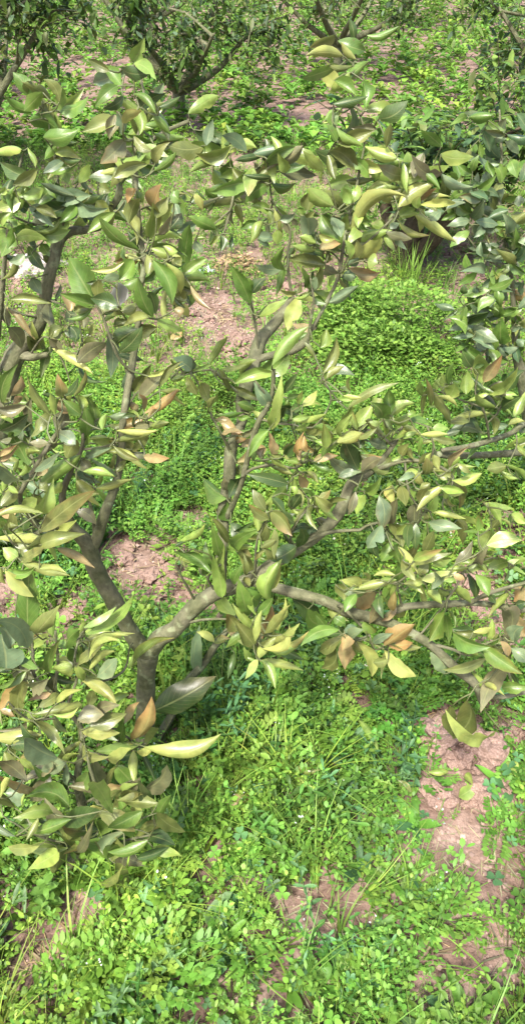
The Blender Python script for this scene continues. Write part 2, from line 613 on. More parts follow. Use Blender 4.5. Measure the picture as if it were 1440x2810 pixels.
def blade_leaf(g, base, d, ln, w, c, droop=.5, wav=0.0, r_=random, seg=6):
    """long lance-shaped leaf"""
    d, s, n = frame(d)
    b = np.asarray(base, float); V, F = [], []
    ph = r_.uniform(0, 6)
    for k in range(seg + 1):
        t = k / seg
        ww = w * .5 * (0.22 + .78 * math.sin(math.pi * min(1, t * .92 + .04)) ** .8) if k < seg else w * .03
        p = b + d * ln * t + np.array([0, 0, -droop * ln * t * t])
        e = n * (.18 * w + wav * w * math.sin(t * 11 + ph))
        V += [p + s * ww + e, p, p - s * ww + n * (.18 * w - wav * w * math.sin(t * 9 + ph))]
    for k in range(seg):
        a = k * 3
        F += [(a, a + 1, a + 4), (a, a + 4, a + 3), (a + 1, a + 2, a + 5), (a + 1, a + 5, a + 4)]
    g.add(V, F, c)

def broad_weed(r_, ln=.07, n=7):
    g = Geo()
    for i in range(n):
        a = i * 6.28 / n + r_.uniform(-.5, .5)
        d = np.array([math.cos(a), math.sin(a), r_.uniform(.4, 1.8)])
        blade_leaf(g, (0, 0, .004), d, ln * r_.uniform(.6, 1.25), ln * r_.uniform(.18, .3), (GB if r_.random() < .5 else G0) * r_.uniform(.85, 1.2), r_.uniform(.1, .6), .05, r_)
    return g.arrays()

def leafy_stem(r_, h=.13):
    g = Geo()
    c0 = r_.choice((G0, GB, G1, G2 * 1.2))
    for q in range(r_.choice((1, 2, 2, 3))):
        lean = np.array([r_.gauss(0, .4), r_.gauss(0, .4), 1.]); top = lean / np.linalg.norm(lean) * h * r_.uniform(.6, 1.15)
        stem(g, [np.zeros(3), top], .001, c0 * .9)
        a = r_.uniform(0, 6.28)
        wr = r_.uniform(.2, .5)
        for i in range(6):
            t = .2 + i * .16
            a += 1.3
            for sg in (0, 3.14):
                L = r_.uniform(.018, .036) * (1.1 - .5 * t)
                blade_leaf(g, top * t, (math.cos(a + sg), math.sin(a + sg), r_.uniform(.1, .9)), L, L * wr, c0 * r_.uniform(.8, 1.25), r_.uniform(.1, .5), .04, r_, 3)
    return g.arrays()

def stalk(r_, h=.24):
    """thin upright stalk with a loose head of tiny pale flowers and seed pods"""
    g = Geo()
    lean = np.array([r_.gauss(0, .3), r_.gauss(0, .3), 1.]); top = lean / np.linalg.norm(lean) * h
    mid = top * .5 + np.array([r_.gauss(0, .012), r_.gauss(0, .012), 0])
    stem(g, [np.zeros(3), mid, top], .0009, G1 * 1.1)
    for i in range(9):
        t = r_.uniform(.45, 1)
        p = 2 * t * (1 - t) * mid + t * t * top
        a = r_.uniform(0, 6.28); d = np.array([math.cos(a), math.sin(a), .6]); e = p + d * .012
        stem(g, [p, e], .0004, G1)
        small_leaf(g, e, d, .005, .004, np.array([.72, .74, .66]) if t > .8 else G1 * 1.2, .2, 0)
    for i in range(4):
        t = r_.uniform(.05, .5); p = 2 * t * (1 - t) * mid + t * t * top
        a = r_.uniform(0, 6.28)
        blade_leaf(g, p, (math.cos(a), math.sin(a), .9), r_.uniform(.02, .04), .007, GB * r_.uniform(.9, 1.2), .2, 0, r_, 4)
    return g.arrays()

def straw_bits(r_, n=10, spread=.05):
    g = Geo()
    for i in range(n):
        a = r_.uniform(0, 6.28); d = np.array([math.cos(a), math.sin(a), r_.uniform(-.05, .15)])
        p = np.array([r_.gauss(0, spread), r_.gauss(0, spread), .006])
        blade_leaf(g, p, d, r_.uniform(.015, .05), r_.uniform(.0015, .004), STRAW * r_.uniform(.6, 1.25), .05, 0, r_, 3)
    return g.arrays()

def scatter(name, protos, P, S, tint, mat, sink=0.0):
    """one mesh out of many copies; P (n,2) ground places, S scales, tint (n,3)"""
    V, F, C, off = [], [], [], 0
    pick = rng.integers(0, len(protos), len(P))
    for k, (pv, pf, pc) in enumerate(protos):
        idx = np.nonzero(pick == k)[0]
        if len(idx) == 0:
            continue
        n = len(idx)
        a = rng.uniform(0, 2 * np.pi, n); ca, sa = np.cos(a), np.sin(a)
        s = S[idx]
        x = (pv[None, :, 0] * ca[:, None] - pv[None, :, 1] * sa[:, None]) * s[:, None] + P[idx, 0][:, None]
        y = (pv[None, :, 0] * sa[:, None] + pv[None, :, 1] * ca[:, None]) * s[:, None] + P[idx, 1][:, None]
        tx, ty = rng.normal(0, .22, n), rng.normal(0, .22, n)
        z0 = pv[None, :, 2] * s[:, None]
        x = x + z0 * tx[:, None]; y = y + z0 * ty[:, None]
        z = z0 + height(P[idx, 0], P[idx, 1])[:, None] - sink
        V.append(np.stack([x, y, z], -1).reshape(-1, 3))
        F.append((pf[None] + (np.arange(n) * len(pv))[:, None, None]).reshape(-1, 3) + off)
        C.append((pc[None] * tint[idx][:, None, :]).reshape(-1, 3))
        off += n * len(pv)
    return mesh_np(name, np.concatenate(V), np.concatenate(F), mat, True, np.clip(np.concatenate(C), 0.004, .9))

def places(n, y0, y1, keep, pw=1.0, margin=.25):
    """random ground places inside the picture's wedge between depths y0..y1"""
    y = y0 + (y1 - y0) * rng.random(n) ** pw
    half = np.sqrt(y * y + 2.25) * math.tan(R(HFOV / 2)) * 1.15 + margin
    w = half / half.max()
    m = rng.random(n) < w
    y, half = y[m], half[m]
    x = rng.uniform(-1, 1, len(y)) * half
    m = rng.random(len(y)) < keep(x, y)
    return np.stack([x[m], y[m]], 1)

def tints(P, amp=.18):
    n = len(P)
    big = .16 * wob(P[:, 0], P[:, 1], 5.0, 2.2)
    t = 1 + big + rng.normal(0, amp, n)
    yel = np.clip(rng.normal(0, .22, n) + .18 * wob(P[:, 0], P[:, 1], 3.3, .4), -.3, .9)
    c = np.stack([t * (1 + .55 * yel), t * (1 + .08 * yel), t * (1 - .1 * yel)], 1)
    return np.clip(c, .4, 1.9)

cover = lambda x, y: 1 - .97 * bare(x, y)
rw = random.Random(3)
CW_near = [chickweed(rw, r, 16, l) for r, l in ((.07, .009), (.09, .011), (.11, .010), (.08, .014), (.12, .009), (.06, .010))]
CW_mid = [chickweed(rw, r, 26, l, 1) for r, l in ((.07, .011), (.09, .012), (.12, .012), (.10, .016), (.14, .011))]
CW_far = [chickweed(rw, rw.uniform(.07, .13), 30, .014, 1) for _ in range(5)]
def clump(x, y):
    return np.clip(.78 + .30 * wob(x, y, 7.5, 5.0), .4, 1)

def put(name, label, cat, protos, P, smin, smax, amp=.16, mat=None):
    S = rng.uniform(smin, smax, len(P)) * (0.75 + .35 * clump(P[:, 0], P[:, 1]))
    o = link(name, scatter(name, protos, P, S, tints(P, amp), mat or M_WEED))
    tag(o, label, cat, kind='stuff')
    return o

P = places(8600, .3, 1.7, lambda x, y: cover(x, y) * clump(x, y))
put('chickweed', 'bright green small-leaved chickweed carpeting the ground round the trunk', 'weeds', CW_near, P, .6, 1.25)
P = places(12800, 1.6, 2.8, lambda x, y: cover(x, y) * clump(x, y))
put('chickweed', 'bright green fine weeds growing behind the forked trunk', 'weeds', CW_mid, P, .6, 1.25)
P = places(14000, 2.7, 7.0, lambda x, y: cover(x, y) * clump(x, y))
put('chickweed', 'bright green low weeds carpeting the orchard floor behind the tree', 'weeds', CW_far, P, .65, 1.3)
P = places(17000, 6.6, 40, lambda x, y: cover(x, y), 1.5)
put('chickweed', 'far green weeds covering the orchard floor between the back trees', 'weeds', [chickweed(rw, .15, 16, .07, 1) for _ in range(3)], P, .7, 1.4)
P = places(3200, .3, 3.2, lambda x, y: cover(x, y) * (.2 + .8 * clump(y, x)))
put('grass', 'thin green grass blades growing up through the weeds', 'grass', [grass(rw) for _ in range(5)], P, .5, 1.3)
P = places(3500, 3.2, 7, cover)
put('grass', 'tufts of green grass among the weeds behind the tree', 'grass', [grass(rw, .15, 5) for _ in range(4)], P, .6, 1.2)
P = places(640, .3, 2.0, lambda x, y: cover(x, y) * clump(x + 3, y))
put('fern_leaf_weeds', 'feathery finely cut green weeds mixed through the near ground cover', 'weeds', [fern_weed(rw, .075, 5) for _ in range(5)], P, .7, 1.5)
P = places(620, .3, 2.4, lambda x, y: cover(x, y) * clump(x, y + 4))
put('clover', 'small three-leaved clover mixed through the near ground cover', 'clover', [clover(rw) for _ in range(4)], P, .7, 1.3)
P = places(900, .3, 2.4, lambda x, y: cover(x, y) * clump(x + 1, y + 4))
put('broad_leaf_weeds', 'blue-green lance-leaved weeds mixed through the near ground cover', 'weeds', [broad_weed(rw, .07, 6) for _ in range(5)], P, .6, 1.4)
P = places(1250, .3, 2.3, lambda x, y: cover(x, y) * clump(x + 5, y + 2))
put('leafy_weeds', 'upright leafy green weeds with paired narrow leaves rising from the ground cover', 'weeds', [leafy_stem(rw) for _ in range(7)], P, .6, 1.35)
P = places(420, .4, 3.0, lambda x, y: cover(x, y))
put('flower_stalks', 'thin pale stalks with tiny white flowers rising from the weeds', 'weeds', [stalk(rw) for _ in range(6)], P, .5, 1.1)
P = places(6500, .3, 4.5, lambda x, y: np.clip(bare(x, y) * .8 + .09, 0, 1))
put('dry_straw', 'bits of dry tan straw scattered over the bare soil', 'straw', [straw_bits(rw) for _ in range(5)], P, .6, 1.3, .2)
# sparse seedlings inside the bare patches
P = places(9000, .3, 6, lambda x, y: bare(x, y) * .09)
put('seedlings', 'sparse small green seedlings sprouting on the bare soil', 'weeds', CW_near[:3], P, .3, .8)

# crumbs of earth and grit
def crumb(r_):
    g = Geo()
    for k in range(6):
        c = np.array([r_.gauss(0, .03), r_.gauss(0, .03), .002]); q = r_.uniform(.002, .006)
        v = [c + q * np.array(d) * r_.uniform(.6, 1.3) for d in ((1, 0, 0), (0, 1, 0), (-1, 0, 0), (0, -1, 0), (0, 0, 1), (0, 0, -1))]
        g.add(v, [(0, 1, 4), (1, 2, 4), (2, 3, 4), (3, 0, 4)], np.array((.26, .18, .15)) * r_.uniform(.6, 1.25))
    return g.arrays()
P = places(9000, .3, 4.5, lambda x, y: np.clip(bare(x, y), 0, 1))
o = link('soil_crumbs', scatter('soil_crumbs', [crumb(rw) for _ in range(5)], P, rng.uniform(.7, 1.5, len(P)), np.clip(rng.normal(1, .15, (len(P), 1)), .6, 1.4) * np.ones((1, 3)), M_CRUMB))
tag(o, 'loose crumbs and grit strewn over the bare soil', 'soil', kind='stuff')
# ------------------------------------------------------------------ citrus trees traced from the photograph
# leaf colours (base colours of the two-sided, wilting leaves)
LC = {'g': (.105, .205, .035), 'l': (.205, .325, .065), 'o': (.15, .19, .05), 'd': (.045, .09, .025), 'y': (.325, .40, .105), 'b': (.14, .22, .115),
      'm': (.145, .16, .078), 't': (.34, .30, .135), 'r': (.27, .24, .085)}
LC2 = {'g': (.15, .25, .045), 'l': (.28, .365, .085), 'o': (.195, .23, .065), 'd': (.07, .125, .03), 'y': (.40, .43, .125), 'b': (.175, .235, .115),
       'm': (.185, .175, .09), 't': (.38, .29, .14), 'r': (.37, .24, .085)}

# branches: tree letter, list of (tile, x, y, distance from the camera along the ground, radius in mm)
S = {}
S['M'] = [
 [('D1',1040,900,1.02,29),('D1',1050,600,1.01,26),('D1',1060,300,1.0,24),('D1',1075,90,1.0,26)],
 [('D1',1075,110,1.0,22),('C1',965,1100,.99,20),('C1',880,950,.985,20),('C1',800,800,.98,20),('C1',690,600,.97,19),('C1',640,440,.96,18),('C1',520,300,.95,13),('C1',450,100,.945,9),('B1',520,1020,.94,7),('B1',590,880,.94,6),('B1',600,760,.94,4),('B1',590,560,.94,3)],
 [('C1',660,480,.965,14),('C1',705,380,.962,14),('C1',760,200,.96,13),('C1',830,20,.97,11),('B1',870,960,.98,10),('B1',895,650,.99,9.5),('B1',960,250,1.02,9.5),('A1',1000,1050,1.04,8),('A1',1010,800,1.05,8),('A1',1045,600,1.06,7),('A1',1020,400,1.08,6),('A1',990,60,1.1,5.5),('N',372,400,1.13,5),('N',400,300,1.16,4),('N',380,190,1.2,3)],
 [('C1',690,390,.962,6),('C1',668,200,.97,5.5),('C1',640,90,.97,5),('B1',660,1080,.97,4)],
 [('C1',520,300,.95,8),('C1',300,330,.92,7),('C1',140,450,.90,5),('C1',60,380,.89,3)],
 [('C1',300,330,.92,5),('C1',210,240,.91,5),('C1',245,90,.91,4)],
 [('C1',300,330,.92,7),('C1',150,120,.90,7),('B1',170,1150,.90,7),('B1',260,1010,.90,7),('B1',350,850,.90,7),('B1',470,680,.91,4)],
 [('B1',260,1010,.90,5),('B1',160,760,.93,4),('B1',60,600,.95,3.5),('B1',40,480,.97,3)],
 [('B1',590,880,.94,4),('B1',760,860,.95,4),('B1',900,800,.96,3),('B1',1010,720,.97,3)],
 [('B1',880,780,.985,4),('B1',930,560,1.0,4),('B1',1010,450,1.0,3)],
 [('B1',955,320,1.01,5),('B1',850,200,1.0,4),('A1',740,960,1.0,4),('A1',690,890,1.0,3)],
 [('A1',1045,600,1.06,4),('A1',1180,640,1.05,3),('A2',60,680,1.05,3)],
 # centre limb
 [('D1',1075,110,1.0,23),('C1',1160,1110,1.0,22),('C2',0,1050,1.0,21),('C2',140,890,1.0,20),('C2',300,780,1.0,19),('C2',430,735,1.0,18)],
 [('C2',330,760,1.01,15),('C2',335,560,1.03,15),('C2',350,350,1.05,15),('C2',345,200,1.07,15),('B2',390,1080,1.09,15),('B2',405,870,1.11,14.5),('B2',480,690,1.13,13),('B2',500,480,1.15,18),('B2',570,250,1.18,17),('B2',620,80,1.22,16),('A2',690,1060,1.26,15),('A2',830,880,1.3,12),('A2',842,800,1.31,6),('A2',820,650,1.31,5),('A2',820,480,1.31,5),('A2',840,340,1.31,4),('A2',780,250,1.32,3),('A2',700,120,1.33,3),('N',740,460,1.34,3)],
 [('B2',590,230,1.18,11),('B2',720,190,1.19,10),('B2',850,165,1.2,11),('B2',940,100,1.2,11),('A2',965,1120,1.2,6),('A2',985,980,1.2,5),('A2',1005,860,1.2,4),('A2',980,690,1.2,3)],
 [('B2',920,115,1.2,7),('A2',1010,1030,1.21,6),('A2',1100,860,1.22,6),('A2',1180,690,1.23,6),('A2',1220,450,1.24,5),('A2',1250,300,1.25,5),('A2',1290,160,1.26,5),('N',985,470,1.28,4),('N',1000,360,1.31,3),('N',960,230,1.35,3),('N',985,120,1.38,3)],
 [('A2',1180,690,1.23,4),('A2',1187,560,1.23,3),('A2',1080,470,1.22,3),('A2',1000,420,1.22,3)],
 [('A2',1205,660,1.23,4),('A2',1252,540,1.23,3),('A3',180,430,1.24,4),('A3',330,290,1.26,4),('A3',430,170,1.28,3),('A3',560,70,1.3,3),('N',1190,450,1.32,3)],
 [('B2',605,170,1.19,4),('A2',580,1020,1.19,4),('A2',550,860,1.19,4),('A2',520,690,1.19,3)],
 [('C2',365,260,1.06,10),('B2',470,1160,1.04,8),('B2',545,870,1.03,8.5),('B2',600,690,1.03,8),('B2',695,510,1.03,6.5),('B2',715,300,1.03,6)],
 [('B2',690,520,1.03,4),('B2',580,380,1.02,3)],
 [('B2',395,880,1.1,5),('B2',310,720,1.09,4),('B2',250,610,1.09,3)],
 [('B2',490,500,1.14,4),('B2',440,450,1.13,4),('B2',330,360,1.12,3),('B2',250,300,1.12,3),('B2',70,340,1.12,2.5)],
 [('B2',490,1080,1.04,6),('B2',560,1020,1.02,5),('B2',720,990,1.01,5),('B2',880,1015,1.0,4),('B2',960,930,1.0,3)],
 [('B2',620,660,1.03,4),('B2',740,690,1.02,4),('B2',860,700,1.02,3),('B2',1000,720,1.02,3),('B2',1130,520,1.03,3),('B2',1065,350,1.04,2.5)],
 # right-hand limb rising
 [('C2',430,735,1.0,17),('C2',560,680,.99,16),('C2',720,570,.99,15),('C2',880,470,1.0,14.5),('C2',1050,350,1.01,14.5),('C2',1200,180,1.02,14.5),('B3',60,1130,1.03,13),('B3',200,1040,1.04,11),('B3',330,900,1.05,8),('B3',400,790,1.06,6),('B3',440,690,1.07,4)],
 [('B3',360,850,1.05,5),('B3',250,760,1.05,4),('B3',120,720,1.05,3)],
 [('C2',900,450,1.0,6),('C2',1100,350,.98,6),('C2',1310,330,.97,5),('C3',130,325,.97,5),('C3',200,285,.97,4),('C3',330,270,.97,3)],
 [('B3',200,1040,1.04,7),('B3',450,960,1.02,6),('B3',620,960,1.01,5),('B3',660,850,1.01,4),('B3',610,710,1.02,3)],
 [('B3',450,960,1.02,4),('C3',480,60,1.0,4),('C3',560,170,.99,3)],
 [('B3',620,960,1.01,4),('B3',800,1080,1.0,4),('C3',720,140,.99,3),('C3',800,300,.98,3)],
 [('C2',830,510,.99,5),('C2',850,330,.97,5),('C2',970,150,.96,4),('C2',940,70,.96,3)],
 [('C2',580,670,.98,5),('C2',590,430,.96,4),('C2',640,280,.96,3)],
 # low right-hand limb
 [('C2',540,690,.99,14),('C2',800,770,.97,14),('C2',1100,850,.95,13.5),('C2',1230,920,.94,13),('C3',60,930,.935,14),('C3',300,990,.92,14),('C3',480,1070,.91,13),('D3',640,30,.90,12),('D3',820,200,.89,13),('D3',960,310,.88,13),('D3',1003,440,.88,8),('D3',1010,475,.88,4)],
 [('C3',290,985,.92,10),('C3',440,890,.93,10),('C3',750,868,.94,10),('C3',1000,862,.95,9),('C3',1320,910,.96,9),('N',1500,1690,.97,9)],
 [('C3',910,863,.945,7),('C3',1050,790,.94,6.5),('C3',1250,730,.94,6),('C3',1420,690,.94,5)],
 [('C3',560,1090,.905,4),('C3',700,920,.92,4),('C3',780,800,.92,4),('C3',835,720,.92,4),('C3',900,600,.93,3),('C3',1100,530,.94,3),('C3',1240,590,.94,3)],
 [('C3',430,890,.93,5),('C3',410,800,.925,4),('C3',400,710,.92,4),('C3',520,640,.92,3),('C3',600,600,.92,3)],
 [('C3',400,710,.92,3),('C3',250,720,.92,3),('C3',100,720,.92,3)],
 [('C2',1180,880,.945,6),('C3',0,890,.91,6),('C3',110,1000,.90,5),('C3',195,1090,.89,4),('D3',80,-10,.885,3)],
 [('C3',195,1090,.89,4),('D3',230,60,.88,3),('D3',300,40,.88,3)],
 [('D3',680,30,.90,6),('D3',800,60,.89,5),('D3',910,105,.88,4),('D3',1020,40,.88,3)],
 [('D3',965,320,.88,8),('D3',1110,405,.89,8),('D3',1320,370,.90,8),('N',1500,1890,.91,8)],
 [('D3',1250,380,.895,5),('D3',1200,220,.89,4),('D3',1180,60,.89,3),('C3',1150,1100,.89,3)],
 # low stem leaning away behind the trunk and the drooping centre sprays
 [('D1',1045,860,1.03,15),('D1',1230,560,1.06,14),('D2',60,330,1.08,13),('D2',200,170,1.12,13),('D2',300,20,1.14,12),('C2',385,1050,1.16,10),('C2',440,960,1.17,8)],
 [('C2',60,1010,1.0,5),('C2',200,980,.97,5),('C2',370,975,.95,4),('C2',520,1000,.93,4),('C2',590,1130,.92,4),('D2',600,120,.92,3)],
 [('C2',480,730,.99,5),('C2',520,860,.95,4),('C2',560,960,.93,4)],
 [('C2',140,830,1.0,5),('C2',60,690,.98,4),('C2',0,580,.97,3)],
 [('C2',300,780,1.0,5),('C2',240,680,.98,4),('C2',330,580,.95,4)],
]
S['L'] = [
 [('N',-70,1600,1.62,40),('N',-30,1350,1.62,36),('B1',50,400,1.6,32),('B1',140,150,1.6,27),('A1',290,1010,1.6,19),('A1',345,740,1.6,17),('A1',390,560,1.6,17),('A1',430,410,1.62,16),('A1',520,350,1.65,14),('A1',650,335,1.68,12),('A1',760,240,1.7,11),('A1',860,100,1.7,12),('N',335,480,1.72,10),('N',420,380,1.75,8),('N',520,330,1.78,7)],
 [('B1',130,180,1.6,18),('B1',230,210,1.58,14),('B1',340,190,1.56,9)],
 [('A1',415,440,1.62,8),('A1',330,330,1.6,6),('A1',200,290,1.58,5),('A1',90,240,1.56,4)],
 [('A1',440,400,1.62,8),('A1',470,200,1.62,6),('A1',430,60,1.62,5),('N',150,430,1.62,4),('N',120,330,1.64,3)],
 [('N',-40,1200,1.6,14),('A1',5,900,1.55,10),('A1',30,600,1.53,8),('A1',60,300,1.52,6),('A1',90,100,1.52,5),('N',60,430,1.53,4)],
 [('A1',650,335,1.68,6),('A1',700,180,1.68,4),('N',270,480,1.7,3)],
 [('N',440,400,1.75,7),('N',560,420,1.75,6),('N',640,480,1.74,6),('A2',430,60,1.72,6),('A2',395,220,1.7,5),('A2',350,380,1.68,4)],
 [('A2',430,60,1.72,4),('A2',280,120,1.7,3),('A2',100,160,1.68,3)],
 [('A2',400,200,1.7,4),('A2',250,330,1.67,3)],
 [('A1',300,980,1.6,6),('A1',180,960,1.57,5),('A1',60,910,1.56,4)],
 [('A1',320,850,1.6,6),('A1',440,880,1.58,4),('A1',560,980,1.57,4),('B1',600,120,1.56,3)],
 [('B1',200,220,1.59,5),('B1',330,60,1.55,4),('B1',450,230,1.54,4),('B1',510,400,1.53,3)],
]
S['R'] = [
 [('N',1472,1262,2.2,40),('N',1450,1120,2.18,32),('N',1425,1010,2.16,22),('B3',1250,150,2.15,14),('A3',1240,950,2.15,12),('A3',1210,600,2.15,10),('A3',1160,330,2.16,9),('A3',1130,60,2.18,8),('N',1375,430,2.2,7),('N',1370,300,2.25,5)],
 [('A3',1235,900,2.15,8),('A3',1000,960,2.1,6),('A3',820,960,2.06,4)],
 [('A3',1215,650,2.15,8),('A3',1050,560,2.12,6),('A3',940,440,2.1,5),('A3',860,330,2.1,4)],
 [('A3',1160,330,2.16,7),('A3',1000,220,2.16,5),('A3',850,120,2.16,4),('A3',720,60,2.17,3)],
 [('A3',1220,750,2.15,6),('A3',1120,760,2.1,4),('A3',1000,800,2.07,3)],
 [('B3',1250,150,2.15,6),('B3',1080,180,2.08,5),('B3',960,150,2.05,4)],
 [('A3',1200,500,2.15,6),('N',1430,650,2.1,4),('N',1480,600,2.1,4)],
 [('N',1472,1240,2.15,26),('N',1440,1241,1.85,15),('B3',1000,920,1.7,13),('B3',800,925,1.6,13),('B3',690,915,1.55,12)],
 [('N',1472,1200,2.15,18),('B3',1320,700,1.8,12),('B3',1200,770,1.72,11),('B3',950,850,1.62,11),('B3',720,885,1.55,9)],
 [('B3',1060,810,1.66,7),('B3',1045,690,1.64,6),('B3',1010,570,1.62,5),('B3',960,470,1.62,4),('B3',980,330,1.62,3)],
 [('B3',1010,570,1.62,4),('B3',880,530,1.6,4),('B3',760,480,1.58,3),('B3',650,440,1.57,3)],
 [('B3',1045,690,1.64,5),('B3',1130,600,1.63,4),('B3',1170,470,1.63,3)],
 [('B3',1250,750,1.75,5),('B3',1260,850,1.7,4),('B3',1200,980,1.66,3)],
]
S['F'] = [
 [('N',235,2420,.75,17),('N',232,2330,.76,15),('D1',600,1220,.77,13),('D1',560,1020,.78,11),('D1',590,800,.80,9),('D1',590,640,.81,8),('D1',480,480,.81,7),('D1',400,350,.82,6),('D1',420,160,.83,5),('C1',400,1060,.84,4)],
 [('D1',440,420,.81,6),('D1',255,260,.80,5),('D1',240,80,.80,5),('C1',215,1050,.81,4)],
 [('D1',480,480,.81,5),('D1',560,260,.83,5),('D1',540,120,.84,4),('C1',590,1080,.86,4),('C1',680,1000,.87,3)],
 [('D1',590,700,.80,5),('D1',750,640,.81,4),('D1',900,640,.83,3)],
 [('D1',590,800,.80,5),('D1',760,820,.80,4),('D1',960,780,.82,4),('D1',1060,740,.83,3)],
 [('D1',560,1020,.78,6),('D1',420,900,.76,5),('D1',250,820,.75,5),('D1',60,760,.74,4)],
 [('D1',400,560,.81,4),('D1',200,560,.79,4),('D1',60,440,.78,3)],
 [('D1',420,900,.76,4),('D1',250,980,.74,4),('D1',80,1060,.73,3)],
 [('D1',600,1180,.77,5),('D1',800,1080,.77,4),('D1',980,1000,.79,4)],
 [('D1',710,1180,.70,6),('D1',690,1040,.71,5),('D1',650,920,.72,5),('D1',630,820,.73,3)],
 [('D1',850,640,.83,3),('D1',960,720,.85,3)],
 [('D1',560,260,.83,4),('D1',740,290,.86,4),('D1',900,210,.9,4),('C1',940,1180,.92,3),('C1',960,1150,.93,3)],
 [('N',232,2330,.76,6),('N',120,2300,.71,5),('N',40,2260,.70,4)],
 [('N',235,2360,.75,6),('N',340,2310,.72,5),('N',430,2290,.72,3)],
]

# leaves: base x, base y, tip x, tip y, width (all in the tile's pixels), shape (f flat, u cupped open, p rolled), colour
LV = {}
LV['L'] = {'A1': '''510,145,265,285,110,fb 440,200,410,362,100,fl 20,230,105,305,70,pg 120,280,180,388,90,fl 345,345,250,400,75,fg 80,320,20,500,130,fg 150,140,0,180,100,fl 130,100,285,50,70,fl
0,80,30,35,40,fl 270,170,390,80,100,fg 470,110,350,45,60,fg 525,165,615,60,40,py 590,150,720,110,60,pl 640,240,540,320,60,fl 560,200,490,260,70,fb 600,160,720,270,110,fd 700,130,790,240,90,uy 720,40,790,60,80,fo
560,40,480,130,60,fg 30,60,60,130,70,fg 170,110,90,230,80,fg 180,520,80,560,60,fb 370,590,320,540,40,po 300,440,350,520,70,fg 230,690,290,790,80,fb 70,850,320,870,60,uo 40,900,220,1100,50,ut 230,1000,270,1110,40,uy
10,900,60,1020,60,um 350,860,380,1020,90,fm 440,800,480,930,70,ut 480,930,520,1000,80,fb 500,1040,540,1140,80,fd 200,1080,310,1188,90,fo 60,1050,140,1180,100,fm 450,1060,370,1110,80,fo 580,960,600,1040,60,fm
650,1100,690,1050,80,fo 400,850,430,750,30,ub 350,1130,430,1180,60,fm 0,300,70,230,70,fl 320,60,260,110,60,fl 100,60,40,130,70,fl 200,200,120,150,70,fd''',
'A2': '''510,140,210,190,80,po 300,340,135,260,80,fg 370,270,270,410,60,fd 440,160,480,280,50,po 150,300,30,350,70,fb 330,380,330,480,60,fd 410,370,415,470,40,fd 145,420,190,490,70,fb 20,100,60,240,70,fg 0,150,40,230,60,fb
140,80,190,180,50,fy 300,130,230,60,70,fg 400,60,270,50,90,fg 450,60,560,100,60,fm 420,200,430,290,30,pm 60,60,20,130,70,fd''',
'B1': '''370,50,440,140,70,fm 380,145,620,300,60,py 470,20,530,90,70,fd 560,250,740,130,110,fm 600,110,690,100,70,fo 280,150,210,70,80,fo 440,30,380,60,60,fo'''}
